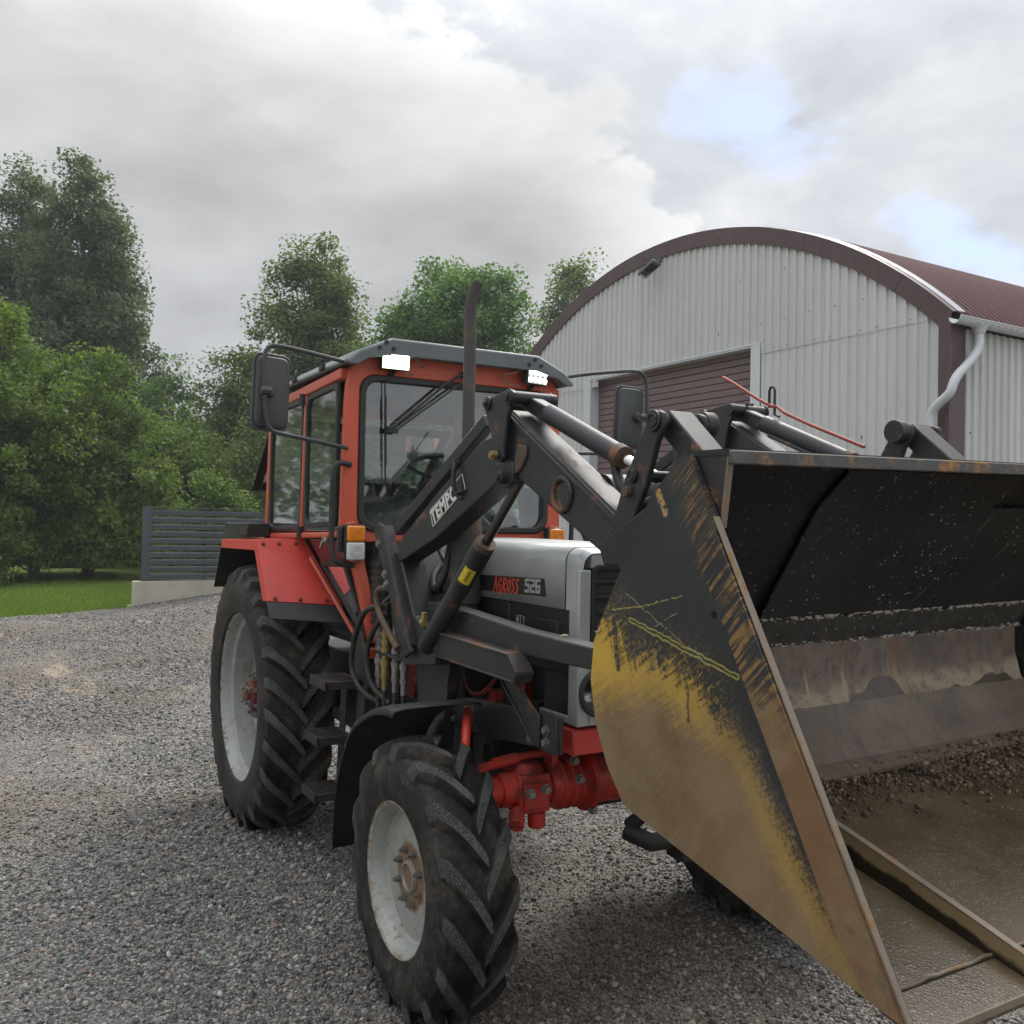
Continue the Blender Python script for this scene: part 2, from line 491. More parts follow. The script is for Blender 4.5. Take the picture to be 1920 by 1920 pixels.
# ---------------------------------------------------------------- wheels
def tyre_mesh(Rc, b, lugh, rb, nl, lw, kphi, s, name, parent):
    """carcass lathe plus chevron lugs; s=-1 puts the open side at -y"""
    prof = [(-.82 * b, rb), (-.93 * b, rb + .012), (-1.0 * b, rb + (Rc - rb) * .28), (-1.03 * b, rb + (Rc - rb) * .5), (-.99 * b, rb + (Rc - rb) * .72),
            (-.90 * b, rb + (Rc - rb) * .88), (-.74 * b, Rc - .012), (-.4 * b, Rc - .003), (0, Rc)]
    prof = prof + [(-y, r) for y, r in prof[-2::-1]]
    mb = MB(); mb.lathe(prof, 72, 0)
    ys = np.array([p[0] for p in prof]); rs = np.array([p[1] for p in prof])
    crown = [(p[0], p[1]) for p in prof if p[1] > Rc - .2 * (Rc - rb)]
    def rad(y):
        a = abs(y)
        pts = [(0, Rc), (.4 * b, Rc - .003), (.74 * b, Rc - .012), (.90 * b, rb + (Rc - rb) * .88), (.99 * b, rb + (Rc - rb) * .72)]
        return float(np.interp(a, [p[0] for p in pts], [p[1] for p in pts]))
    st = [-.07, .0, .2, .42, .62, .78, .90, .985]
    rr = np.random.default_rng(nl)
    for side in (-1, 1):
        for i in range(nl):
            ph0 = 2 * PI * (i + (.5 if side > 0 else 0)) / nl + rr.normal(0, .004)
            vs = []
            for k, u in enumerate(st):
                y = side * u * b
                r0 = rad(y) - .006
                hh = lugh if u < .8 else lugh * (.95 if u < .95 else .35)
                if u > .95: hh = lugh * .45
                top = rad(y) + hh
                if abs(u) > .8: top = min(top, Rc + lugh - .012 * (abs(u) - .8) / .2 - (.05 * lugh))
                ph = ph0 + kphi * (max(u, 0) ** .9 if u > 0 else u)
                wt = lw * (.62 if k == 0 else (.85 if k < 2 else 1.0)) * (1.15 if u > .7 else 1)
                for rad_, wd in ((r0, wt * 1.35), (top - .004, wt * 1.04), (top, wt * .90)):
                    da = wd / 2 / Rc
                    vs.append((ph - da, y, rad_)); 
                for rad_, wd in ((top, wt * .90), (top - .004, wt * 1.04), (r0, wt * 1.35)):
                    da = wd / 2 / Rc
                    vs.append((ph + da, y, rad_))
            P = [(r_ * math.cos(a), y, r_ * math.sin(a)) for a, y, r_ in vs]
            o = len(mb.v); mb.v += P
            for k in range(len(st) - 1):
                for j in range(5):
                    mb.f.append((o + k * 6 + j, o + k * 6 + j + 1, o + (k + 1) * 6 + j + 1, o + (k + 1) * 6 + j))
                    mb.mi.append(1 if j == 2 else 0)
            mb.f.append(tuple(o + j for j in range(6))); mb.mi.append(0)
            mb.f.append(tuple(o + (len(st) - 1) * 6 + j for j in range(6))[::-1]); mb.mi.append(0)
    return mb.build(name, TYRE, parent, sharp=33, flip=(s > 0))

def nut_bm(a, n, r, l):
    mb = MB(); mb.cyl((0, 0, 0), (0, a * l, 0), r, n=6); mb.cyl((0, a * l, 0), (0, a * l * 1.6, 0), r * .55, n=8)
    return mb

def wheel(name, x, y, z, s, front):
    wroot = empty(name, (x, y, z), T)
    if front:
        Rc, b, lugh, rb, nl, lw, kphi = .468, .142, .045, .268, 15, .058, .42
        prof = [(-.108, .262), (-.126, .280), (-.132, .283), (-.134, .279), (-.126, .268), (-.112, .262), (-.095, .250), (-.07, .243), (-.062, .228), (-.066, .205),
                (-.068, .10), (-.068, .052), (-.075, .05), (-.075, 0.0)]
        back = [(-.07, .243), (.0, .232), (.07, .243), (.11, .262), (.132, .283), (.126, .25), (.06, .225), (-.04, .215)]
        nutr, ny, nr = .098, -.068, .0135
    else:
        Rc, b, lugh, rb, nl, lw, kphi = .742, .197, .048, .492, 26, .056, .28
        prof = [(-.15, .485), (-.168, .508), (-.174, .512), (-.177, .506), (-.165, .492), (-.148, .484), (-.11, .472), (-.095, .448), (-.03, .442), (.02, .44), (.035, .415),
                (.03, .36), (-.005, .27), (-.03, .20), (-.035, .15), (-.03, .05), (-.03, 0.0)]
        back = [(.02, .44), (.08, .445), (.11, .472), (.15, .485), (.174, .512), (.16, .47), (.06, .43), (.03, .40)]
        nutr, ny, nr = .122, -.050, .022
    tyre_mesh(Rc, b, lugh, rb, nl, lw, kphi, s, 'tyre', wroot)
    mb = MB(); mb.lathe(prof, 64); mb.lathe(back, 48)
    mb.build('rim', M['rimF' if front else 'rimR'], wroot, flip=(s > 0), sharp=28)
    mb = MB()
    if front:
        mb.lathe([(-.07, .062), (-.082, .058), (-.084, .048), (-.072, .044), (-.062, .0)], 24)
        mb.build('hub', M['weldgrey'], wroot, flip=(s > 0))
    else:
        mb.lathe([(-.03, .15), (-.048, .145), (-.05, .09), (-.10, .085), (-.105, .05), (-.13, .046), (-.13, 0)], 24)
        mb.build('hub', M['darkred'], wroot, flip=(s > 0), bevel=.003)
        mb = MB()
        for zz in (-.036, .036):
            mb.box(-.06, .06, -.125, -.07, zz - .016, zz + .016)
            for xx in (-.045, .045): mb.cyl((xx, -.125, zz), (xx, -.145, zz), .013, n=6)
        mb.build('hub_clamp', M['steel'], wroot, flip=(s > 0), bevel=.003)
    first = None
    for i in range(8):
        a = 2 * PI * (i + .5) / 8
        p = (nutr * math.cos(a), s * -ny if s > 0 else ny, nutr * math.sin(a))
        if first is None:
            first = nut_bm(s, 6, nr, nr * 1.5).build('wheel_nut', M['steel'], wroot, off=p)
        else:
            c = first.copy(); c.location = p; link(c, wroot)
            c.rotation_euler = (0, i * .7, 0)
    return wroot

YR, YF = -.834 + .174, -.8214 + .132
wheel('rear_wheel', 0, YR, .745, -1, False)
wheel('rear_wheel', 0, -YR, .79, 1, False)
wheel('front_wheel', 2.45, YF, .475, -1, True)
wheel('front_wheel', 2.45, -YF + .22, .545, 1, True)

# ---------------------------------------------------------------- body: engine, gearbox, hood
mb = MB()
mb.box(-.45, 1.0, -.22, .22, .55, 1.0).box(1.0, 1.75, -.20, .20, .5, 1.05).box(1.75, 2.62, -.15, .15, .95, 1.28).box(1.75, 2.2, -.15, .15, .66, .95).box(1.7, 2.3, -.17, .17, .9, 1.45)
mb.cyl((0, -.62, .745), (0, .62, .745), .12, n=20)
mb.cyl((1.9, -.17, .9), (1.9, -.27, .9), .06, n=14).cyl((2.15, -.15, .82), (2.15, -.28, .82), .05, n=14).cyl((2.25, -.21, 1.0), (2.25, -.21, 1.22), .055, n=16)
mb.box(1.85, 2.05, -.26, -.15, 1.05, 1.2).box(2.3, 2.5, -.25, -.1, .95, 1.1)
mb.build('engine_block', M['engine'], T, bevel=.008)
mb = MB()
mb.box(2.62, 2.80, -.27, .27, .98, 1.62)
mb.build('radiator', M['engine'], T, bevel=.004)
mb = MB()
mb.tube([(1.95, -.30, 1.22), (2.0, -.33, 1.1), (2.15, -.34, 1.06), (2.3, -.33, 1.15), (2.4, -.3, 1.3)], .009, 6, smooth=2)
mb.build('fuel_line', M['darkred'], T, sharp=40)
mb = MB(); mb.tube([(1.9, -.28, 1.02), (2.1, -.3, .92), (2.3, -.31, .98)], .012, 6, smooth=2); mb.build('fuel_line', M['darkred'], T, sharp=40)
mb = MB()
mb.box(2.18, 2.25, -.30, -.24, 1.02, 1.10).cyl((2.2, -.29, .98), (2.27, -.31, 1.01), .03, n=10)
mb.build('fuel_filter', M['axlered'], T, sharp=40)
mb = MB(); mb.box(2.42, 2.46, -.28, -.24, 1.1, 1.3); mb.build('filter_bracket', M['darkred'], T)
mb = MB(); mb.box(1.35, 1.5, -.33, -.22, .95, 1.1).cyl((1.5, -.36, 1.0), (1.5, -.3, 1.0), .05, n=12)
mb.build('gearbox_cover', M['darkred'], T, sharp=40)

# hood: side walls with rounded shoulders
hp = [(-.30, 1.49), (-.30, 1.66)]
for i in range(7):
    a = R(180 - 90 * i / 6)
    hp.append((-.30 + .055 + .055 * math.cos(a), 1.665 + .055 * math.sin(a)))
hp += [(-y, z) for y, z in hp[::-1]]
def hood_loft(xs, tops, mb):
    vs = []; n = len(hp)
    for x, dz in zip(xs, tops):
        vs += [(x, y, z + (dz if z > 1.6 else 0)) for y, z in hp]
    fs = []
    for k in range(len(xs) - 1):
        for i in range(n - 1): fs.append((k * n + i, k * n + i + 1, (k + 1) * n + i + 1, (k + 1) * n + i))
    return mb.add(vs, fs)
mb = MB(); hood_loft([1.30, 1.8, 2.4, 2.775], [.012, .012, .006, 0.0], mb)
o = mb.build('hood', M['silver'], T, sharp=30)
sm = o.modifiers.new('skin', 'SOLIDIFY'); sm.thickness = .004; sm.offset = 0
# front cowl: frame with a wide grille opening above and headlight panel below
mb = MB()
def cowl_sec(x, ins):
    return [(x, y + (ins if y < 0 else -ins), z - ins) for y, z in hp]
vs = cowl_sec(2.782, 0) + cowl_sec(2.845, .002) + cowl_sec(2.868, .018)
n = len(hp)
fs = [(k * n + i, k * n + i + 1, (k + 1) * n + i + 1, (k + 1) * n + i) for k in range(2) for i in range(n - 1)]
mb.add(vs, fs)
mb.box(2.80, 2.866, -.298, -.245, 1.07, 1.64).box(2.80, 2.866, .245, .298, 1.07, 1.64)
mb.box(2.80, 2.864, -.245, .245, 1.645, 1.70)
mb.box(2.80, 2.863, -.245, .245, 1.07, 1.305)
mb.box(2.60, 2.80, -.297, -.285, 1.07, 1.10)
mb.build('front_cowl', M['silver'], T, bevel=.006, seg=2, sharp=40)
gr = empty('grille', (2.85, 0, 1.5), T)
def gbuild(mb, nm, m, **k): return mb.build(nm, m, gr, off=(-2.85, 0, -1.5), **k)
mb = MB(); mb.ringx(rrect(-.243, .243, 1.30, 1.66, .03), rrect(-.222, .222, 1.32, 1.64, .02), 2.83, 2.872)
gbuild(mb, 'grille_frame', M['satin'], bevel=.004)
m, t = new_mat('grille mesh')
o_ = t.obj(); wv = t.n('SeparateXYZ', None, Vector=o_)
g1 = t.math('SINE', t.math('MULTIPLY', wv.outputs[1], 900.0)); g2 = t.math('SINE', t.math('MULTIPLY', wv.outputs[2], 900.0))
gm = t.step(t.math('MAXIMUM', g1, g2), .2, .8)
t.bsdf(Base_Color=t.mix(gm, (.012, .012, .012), (.13, .12, .11)), Roughness=.6)
mb = MB(); mb.box(2.832, 2.838, -.222, .222, 1.32, 1.64); gbuild(mb, 'grille_mesh', m)
for zz in (1.375, 1.43, 1.485, 1.54, 1.595):
    mb = MB(); mb.box(2.838, 2.866, -.222, .222, zz - .006, zz + .006); gbuild(mb, 'grille_bar', M['satin'], bevel=.003)
for s in (-1, 1):
    hl = empty('headlight', (2.872, s * .205, 1.19), T)
    mb = MB(); pr = []
    vs = []; nn = 32
    prof = [(.0, .088), (.012, .090), (.018, .084), (.016, .073), (.004, .070)]
    for i in range(nn):
        a = 2 * PI * i / nn
        vs += [(x - .008, r * math.cos(a), r * math.sin(a)) for x, r in prof]
    k = len(prof)
    fs = [(i * k + m_2, ((i + 1) % nn) * k + m_2, ((i + 1) % nn) * k + m_2 + 1, i * k + m_2 + 1) for i in range(nn) for m_2 in range(k - 1)]
    mb.add(vs, fs); mb.build('lamp_rim', M['satin'], hl)
    mb = MB(); mb.cyl((-.008, 0, 0), (.0015, 0, 0), .071, .069, n=32); mb.build('reflector', M['reflector'], hl)
    mb = MB()
    vs = []; rings = 5
    for q_ in range(rings):
        a = q_ / (rings - 1) * .072
        for i in range(nn): vs.append((.02 * (1 - (a / .072) ** 2), a * math.cos(2 * PI * i / nn), a * math.sin(2 * PI * i / nn)))
    fs = [(q_ * nn + i, q_ * nn + (i + 1) % nn, (q_ + 1) * nn + (i + 1) % nn, (q_ + 1) * nn + i) for q_ in range(rings - 1) for i in range(nn)]
    mb.add(vs, fs); mb.build('lens', M['clearglass'], hl)
mb = MB()
mb.box(2.36, 2.79, .283, .291, 1.25, 1.489); mb.build('side_panel', M['satin'], T, bevel=.004)
mb = MB(); mb.box(2.36, 2.79, -.291, -.283, 1.25, 1.489)
mb.box(2.50, 2.72, -.296, -.290, 1.28, 1.44).box(2.62, 2.80, -.289, -.282, 1.07, 1.25)
mb.build('side_panel', M['satin'], T, bevel=.004)
mb = MB(); mb.box(1.55, 2.33, -.286, -.280, 1.33, 1.487); mb.build('rear_side_panel', M['satin'], T, bevel=.004)
mb = MB(); mb.bar((2.345, -.288, 1.30), (2.345, -.288, 1.48), .012, .012); mb.build('panel_strip', M['ruststeel'], T)
# decal and lettering
mb = MB(); mb.prism([(2.09, 1.582), (2.631, 1.596), (2.646, 1.527), (2.09, 1.515)], -.3026, -.2998); mb.build('name_decal', M['decal'], T)
def text(body, mat, mtx, size, parent, name='lettering', shear=0, offset=0.0, ex=.0008, sx=1.0, space=1.0):
    cu = bpy.data.curves.new(name, 'FONT')
    cu.body = body; cu.size = size; cu.shear = shear; cu.offset = offset; cu.extrude = ex; cu.space_character = space
    cu.resolution_u = 3
    cu.materials.append(mat)
    o = bpy.data.objects.new(name, cu)
    link(o, parent)
    me = bpy.data.meshes.new_from_object(o); bpy.data.objects.remove(o)
    me.name = name
    o = bpy.data.objects.new(name, me); link(o, parent)
    o.matrix_local = mtx @ Matrix.Diagonal((sx, 1, 1, 1))
    return o
def side_mtx(x, y, z, ang=0.0):
    c, s_ = math.cos(ang), math.sin(ang)
    return Matrix(((c, -s_, 0, x), (0, 0, -1, y), (s_, c, 0, z), (0, 0, 0, 1)))
def rot_strokes(strokes, wd, ang, x, y, z, sx, sy, name, mat, parent, shear=0.0, th=.0012):
    """brush letters: each stroke a polyline in letter units, drawn as flat bars on the -y face"""
    mb = MB(); c, s_ = math.cos(ang), math.sin(ang)
    for st in strokes:
        P = []
        for u, v in st:
            uu = (u + shear * v) * sx; vv = v * sy
            P.append(Vector((x + uu * c - vv * s_, y, z + uu * s_ + vv * c)))
        for i, (a, b) in enumerate(zip(P[:-1], P[1:])):
            d = (b - a).normalized(); nrm = Vector((-d.z, 0, d.x)) * wd / 2
            a2 = a - d * wd * .3; b2 = b + d * wd * .3
            dy = Vector((0, -.00012 * (i % 5), 0))
            vs = [a2 + nrm + dy, a2 - nrm + dy, b2 - nrm * .8 + dy, b2 + nrm * .8 + dy]
            vs = vs + [p_ + Vector((0, th, 0)) for p_ in vs]
            mb.add(vs, [(0, 1, 2, 3), (7, 6, 5, 4), (0, 4, 5, 1), (1, 5, 6, 2), (2, 6, 7, 3), (3, 7, 4, 0)])
    return mb.build(name, mat, parent, sharp=0)
AGR = []
def L_(dx, *sts):
    for st in sts: AGR.append([(dx + u, v) for u, v in st])
L_(0.0, [(0, -.05), (.30, 1.05), (.52, -.02)], [(.08, .38), (.55, .42)])
L_(.75, [(.45, .82), (.28, 1.0), (.08, .75), (.02, .35), (.15, .02), (.35, .1), (.45, .42), (.25, .45)], [(.44, .42), (.38, -.18), (.25, -.3)])
L_(1.42, [(.02, 0), (.10, 1.0), (.42, .92), (.42, .62), (.10, .48), (.55, -.12)])
L_(2.1, [(.3, 1.0), (.08, .75), (.03, .3), (.18, 0), (.4, .2), (.45, .7), (.3, 1.0)])
L_(2.72, [(.46, .92), (.22, .98), (.08, .72), (.38, .42), (.36, .12), (.0, -.04)])
L_(3.32, [(.46, .95), (.22, .98), (.08, .72), (.38, .40), (.34, .08), (-.02, -.08)])
rot_strokes(AGR, .0085, R(1.2), 2.222, -.3040, 1.522, .0555, .056, 'lettering', M['lettering_red'], T, shear=.12)
S5 = [[(.9, 1), (.1, 1), (.1, .58), (.85, .58), (.85, .05), (.05, .05)]]
S2 = [[(.1, 1), (.9, 1), (.9, .55), (.12, .5), (.1, .05), (.92, .05)]]
S6 = [[(.9, 1), (.12, 1), (.12, .05), (.88, .05), (.88, .52), (.15, .52)]]
D526 = [[(u + k * 1.25, v) for u, v in st] for k, S_ in enumerate((S5, S2, S6)) for st in S_]
rot_strokes(D526, .0125, R(1.2), 2.485, -.3040, 1.5365, .033, .047, 'lettering', M['lettering_grey'], T, shear=.10)
MTZ = [[(0, 0), (0, 1), (.4, .5), (.8, 1), (.8, 0)], [(1.1, 1), (2.0, 1)], [(1.55, 1), (1.55, 0)], [(2.3, .8), (2.6, 1), (2.9, .8), (2.6, .5), (2.9, .2), (2.6, 0), (2.3, .15)]]
rot_strokes(MTZ, .004, 0, 2.40, -.2925, 1.385, .022, .05, 'lettering', M['lettering_grey'], T, shear=.15)

# ---------------------------------------------------------------- exhaust and air pipe
mb = MB()
mb.tube([(2.07, -.36, 1.98), (2.07, -.36, 2.62), (2.065, -.36, 2.74), (2.085, -.35, 2.81), (2.10, -.34, 2.85)], [.027, .0265, .026, .0255, .025], 16)
mb.build('exhaust_pipe', M['exhaust'], T, sharp=50)
mb = MB(); mb.cyl((2.07, -.36, 1.46), (2.07, -.36, 1.95), .067, n=20); mb.cyl((2.07, -.36, 1.95), (2.07, -.36, 2.0), .067, .034, n=20); mb.cyl((2.07, -.36, 1.46), (2.07, -.34, 1.36), .06, .04, n=16)
mb.build('muffler', M['exhaust'], T, sharp=50)

# ---------------------------------------------------------------- front axle
mb = MB()
def ycyl(y0, y1, r0, r1=None, x=2.5, z=.765, n=28): mb.cyl((x, y0, z), (x, y1, z), r0, r1, n)
ycyl(-.60, -.42, .058); ycyl(-.52, -.50, .075); ycyl(-.42, -.37, .066, .070)
ycyl(-.37, -.205, .068); ycyl(-.205, -.17, .075, .10); ycyl(-.17, -.03, .098, .094)
for yy in (-.165, -.125, -.085): ycyl(yy, yy + .012, .104)
ycyl(-.035, -.012, .125); ycyl(-.012, .2, .10); ycyl(.2, .6, .068)
mb.box(2.43, 2.57, -.36, -.22, .68, .83); mb.box(2.545, 2.585, -.345, -.235, .70, .80)
mb.box(2.47, 2.54, -.195, -.165, .78, .90)
mb.cyl((2.5, -.285, .82), (2.5, -.285, .865), .075, .045, n=16)
mb.cyl((2.50, -.60, .47), (2.50, -.60, .80), .06, .055, n=16); mb.cyl((2.5, .60, .47), (2.5, .60, .80), .06, n=16)
mb.cyl((2.45, -.62, .475), (2.45, -.50, .475), .10, .07, n=20)
mb.cyl((2.62, -.40, .66), (2.55, -.36, .69), .03, n=12); mb.cyl((2.55, -.27, .62), (2.55, -.27, .68), .035, n=12)
mb.cyl((2.60, -.505, .60), (2.60, -.505, .69), .025, n=12)
mb.build('front_axle', M['axlered'], T, bevel=.004, sharp=35)
for bx, by, bz in ((2.59, -.325, .765), (2.59, -.255, .775), (2.60, -.105, .80), (2.58, -.12, .87), (2.57, -.02, .66)):
    mb = MB(); mb.cyl((bx, by, bz), (bx + .022, by, bz), .014, n=6); mb.cyl((bx - .004, by, bz), (bx + .004, by, bz), .02, n=12); mb.build('axle_bolt', M['steel'], T)
mb = MB(); mb.box(2.5, 2.845, -.30, .30, .962, 1.058); mb.build('front_weight_carrier', M['red'], T, bevel=.006)
mb = MB(); mb.prismx([(-.02, .90), (.10, .90), (.10, .74), (.06, .71), (.03, .72), (.03, .82), (-.02, .83)], 2.78, 2.83)
mb.build('axle_bracket', M['axlered'], T, bevel=.005)
mb = MB(); mb.tube([(2.55, -.6, .85), (2.5, -.45, .87), (2.48, -.22, .89), (2.45, .3, .88)], .017, 10, smooth=1)
mb.cyl((2.50, -.44, .872), (2.49, -.33, .88), .023, n=12)
mb.build('tie_rod', M['axlered'], T, sharp=40)
mb = MB(); mb.tube([(2.75, .02, .62), (2.85, .06, .60), (2.86, .2, .60)], .035, 10); mb.tube([(2.75, .03, .64), (2.9, .1, .78), (2.9, .12, .9)], .028, 10)
mb.box(2.82, 2.92, .16, .30, .53, .58)
mb.build('front_tow_frame', M['engine'], T, sharp=40)

# ---------------------------------------------------------------- front mudguards with their stays
for s in (-1, 1):
    mb = MB()
    ang = [187, 179, 168, 156, 146, 137, 128, 119, 110, 101, 94, 88]
    sec = [(-.855, .615), (-.845, .640), (-.80, .648), (-.65, .650), (-.52, .648), (-.48, .640)]
    vs = []
    for a in ang:
        for y, r in sec:
            rr_ = r + (.012 if 128 <= a <= 137 else 0)
            vs.append((2.45 + rr_ * math.cos(R(a)), y if s < 0 else -y, .475 + rr_ * math.sin(R(a)) * .98))
    k = len(sec)
    fs = [(i * k + j, i * k + j + 1, (i + 1) * k + j + 1, (i + 1) * k + j) for i in range(len(ang) - 1) for j in range(k - 1)]
    mb.add(vs, fs)
    o = mb.build('front_mudguard', M['blackdusty'], T, sharp=25)
    sm = o.modifiers.new('skin', 'SOLIDIFY'); sm.thickness = .006; sm.offset = -1
    mb = MB(); mb.tube([(2.34, s * .47, 1.05), (2.42, s * .52, 1.04), (2.48, s * .55, 1.0), (2.51, s * .57, .92), (2.51, s * .58, .78)], .018, 10, smooth=2)
    mb.build('mudguard_stay', M['red'], T, sharp=60)

# ---------------------------------------------------------------- rear mudguards
for s in (-1, 1):
    def Y(y): return s * abs(y)
    mb = MB()
    x0, x1 = -.36, .50
    yo, yi = .868, .60
    def quad(a, b, c, d): mb.add([a, b, c, d], [(0, 1, 2, 3)])
    quad((x0, Y(yo), 1.675), (x1, Y(yo), 1.685), (x1, Y(yi), 1.70), (x0, Y(yi), 1.69))
    quad((x1, Y(yo), 1.685), (.73, Y(yo), 1.372), (.80, Y(.47), 1.345), (x1, Y(yi), 1.70))
    quad((x0, Y(yo), 1.675), (x1, Y(yo), 1.685), (.475, Y(yo + .004), 1.635), (x0 + .02, Y(yo + .004), 1.625))
    quad((x1, Y(yo), 1.685), (.73, Y(yo), 1.372), (.69, Y(yo + .004), 1.372), (.465, Y(yo + .004), 1.665))
    o = mb.build('rear_mudguard', M['red'], T, sharp=0)
    sm = o.modifiers.new('skin', 'SOLIDIFY'); sm.thickness = .006; sm.offset = 0
    mb = MB()
    def quad(a, b, c, d): mb.add([a, b, c, d], [(0, 1, 2, 3)])
    quad((x0, Y(yo), 1.66), (-.62, Y(yo - .01), 1.36), (-.62, Y(.50), 1.36), (x0, Y(yi - .05), 1.66))
    quad((x0, Y(yi - .03), 1.66), (x1, Y(yi - .03), 1.66), (.7, Y(.50), 1.2), (-.6, Y(.50), 1.2))
    o = mb.build('mudguard_lining', M['engine'], T, sharp=0)
    sm = o.modifiers.new('skin', 'SOLIDIFY'); sm.thickness = .006; sm.offset = 0
    mb = MB()
    def quad(a, b, c, d): mb.add([a, b, c, d], [(0, 1, 2, 3)])
    quad((.735, Y(yo), 1.366), (.80, Y(yo - .005), 1.285), (.90, Y(.47), 1.255), (.805, Y(.47), 1.34))
    o = mb.build('mudguard_flap', M['satin'], T, sharp=0)
    sm = o.modifiers.new('skin', 'SOLIDIFY'); sm.thickness = .008; sm.offset = 0
    for u in (.12, .45, .8):
        for (xa, za, ya), (xb, zb, yb) in ((((.52, 1.668, yo)), ((.525, 1.672, yi))), ((.725, 1.385, yo), (.79, 1.365, .47))):
            p = Vector((xa + (xb - xa) * u, Y(ya + (yb - ya) * u), za + (zb - za) * u))
            nrm = Vector((.8, 0, .6))
            mb = MB(); mb.cyl(p - nrm * .002, p + nrm * .008, .013, .010, n=10); mb.build('mudguard_bolt', M['darkred'], T)
mb = MB(); mb.prism([(-.62, 1.70), (-.60, 1.77), (-.56, 1.785), (.0, 1.785), (.0, 1.70)], -.80, -.66); mb.build('battery_box', M['satin'], T, bevel=.008)
mb = MB(); mb.prism([(-.62, 1.70), (-.60, 1.77), (-.56, 1.785), (.0, 1.785), (.0, 1.70)], .66, .80); mb.build('battery_box', M['satin'], T, bevel=.008)

# ---------------------------------------------------------------- cab
cab = empty('cab', (0.5, 0, 1.7), T)
def cb(mb, nm, m, **k): return mb.build(nm, m, cab, off=(-.5, 0, -1.7), **k)
outer = []
O_ = [(.635, 1.70), (.64, 1.80), (.628, 2.40), (.615, 2.56), (.56, 2.64), (.44, 2.69)]
# match point counts: sample outer along the angles of the inner rounded window
inner = rrect(-.555, .555, 1.755, 2.545, .085, 6)
def outer_at(y, z):
    # project outward from the window centre to the outer outline
    cy, cz = 0, 2.15
    dy, dz = y - cy, z - cz
    best = 9
    loop = O_ + [(-a, b) for a, b in O_[::-1]]
    for (a, b), (c_, d_) in zip(loop, loop[1:] + loop[:1]):
        den = dy * (d_ - b) - dz * (c_ - a)
        if abs(den) < 1e-9: continue
        t_1 = ((a - cy) * (d_ - b) - (b - cz) * (c_ - a)) / den
        u_1 = ((a - cy) * dz - (b - cz) * dy) / den
        if t_1 > 0 and -1e-6 <= u_1 <= 1 + 1e-6: best = min(best, t_1)
    return (cy + dy * best, cz + dz * best)
# add mid points on the straight runs so the outline keeps its corners
dense = []
for (a, b), (c_, d_) in zip(inner, inner[1:] + inner[:1]):
    L__ = math.hypot(c_ - a, d_ - b); k = max(1, int(L__ / .04))
    for i in range(k): dense.append((a + (c_ - a) * i / k, b + (d_ - b) * i / k))
out_ = [outer_at(y, z) for y, z in dense]
mb = MB(); mb.ringx(out_, dense, 1.195, 1.245)
for s in (-1, 1):
    mb.bar((1.22, s * .598, 1.80), (1.262, s * .455, 1.20), .075, .055, upv=(0, -s, .25))      # lower slanted front posts
    mb.bar((1.21, s * .622, 2.545), (-.11, s * .622, 2.50), .05, .055)          # side rails
    mb.bar((.615, s * .630, 2.53), (.600, s * .640, 1.70), .032, .028)
    mb.bar((-.10, s * .630, 2.52), (-.13, s * .640, 1.68), .035, .05)
    mb.bar((1.21, s * .632, 1.735), (-.12, s * .640, 1.705), .04, .03)
    mb.bar((.66, s * .612, 1.60), (1.02, s * .478, 1.215), .022, .02)          # red edging of the door's lower part
    mb.bar((1.02, s * .478, 1.215), (1.09, s * .455, 1.155), .03, .03)
mb.bar((-.11, -.63, 2.50), (-.11, .63, 2.50), .05, .05)
mb.bar((-.12, -.63, 1.72), (-.12, .63, 1.72), .05, .05)
cb(mb, 'cab_frame', M['cabred'], bevel=.008, seg=2, sharp=40)
mb = MB(); mb.ringx([(y * .998, z * .9995 + .001) for y, z in rrect(-.556, .556, 1.754, 2.546, .086)], rrect(-.525, .525, 1.785, 2.515, .07), 1.205, 1.256)
cb(mb, 'windscreen_seal', M['rubberseal'], bevel=.006, seg=2)
mb = MB(); P_ = rrect(-.53, .53, 1.78, 2.52, .07); mb.add([(1.226, y, z) for y, z in P_], [tuple(range(len(P_)))])
cb(mb, 'windscreen', M['windscreen'], sharp=0)
# roof cap
mb = MB()
RS = [(-.655, 2.575), (-.660, 2.590), (-.600, 2.645), (-.43, 2.720), (.43, 2.720), (.600, 2.645), (.660, 2.590), (.655, 2.575), (.615, 2.575), (.555, 2.612), (.42, 2.640), (-.42, 2.640), (-.555, 2.612), (-.615, 2.575)]
k = len(RS)
def roof_sec(x, kk, dz): return [(x, y * kk, z + dz) for y, z in RS]
vs = roof_sec(1.345, .985, -.004) + roof_sec(1.33, 1.0, .004) + roof_sec(1.15, 1.0, .006) + roof_sec(.4, 1.0, .004) + roof_sec(-.12, 1.0, -.015) + roof_sec(-.19, .985, -.035)
fs = [(i * k + j, i * k + (j + 1) % k, (i + 1) * k + (j + 1) % k, (i + 1) * k + j) for i in range(5) for j in range(k)]
fs += [tuple(range(k)), tuple(range(5 * k, 6 * k))[::-1]]
mb.add(vs, fs)
cb(mb, 'cab_roof', M['roofgrey'], bevel=.012, seg=2, sharp=45)
for s in (-1, 1):
    for dy, dz in ((0, .03), (-.035, 0), (.04, 0)):
        mb = MB(); p = (1.34, s * .43 + dy - .03, 2.668 + dz); mb.cyl(p, (p[0] + .012, p[1], p[2]), .011, n=8); cb(mb, 'roof_bolt', M['satin'])
    for xx in (.95, .45):
        mb = MB(); mb.bar((xx, s * .668, 2.60), (xx + .05, s * .668, 2.605), .02, .03); cb(mb, 'roof_clip', M['satin'])
mb = MB(); mb.box(-.19, -.15, -.62, -.60, 2.58, 2.64); cb(mb, 'roof_bracket', M['cabred'])
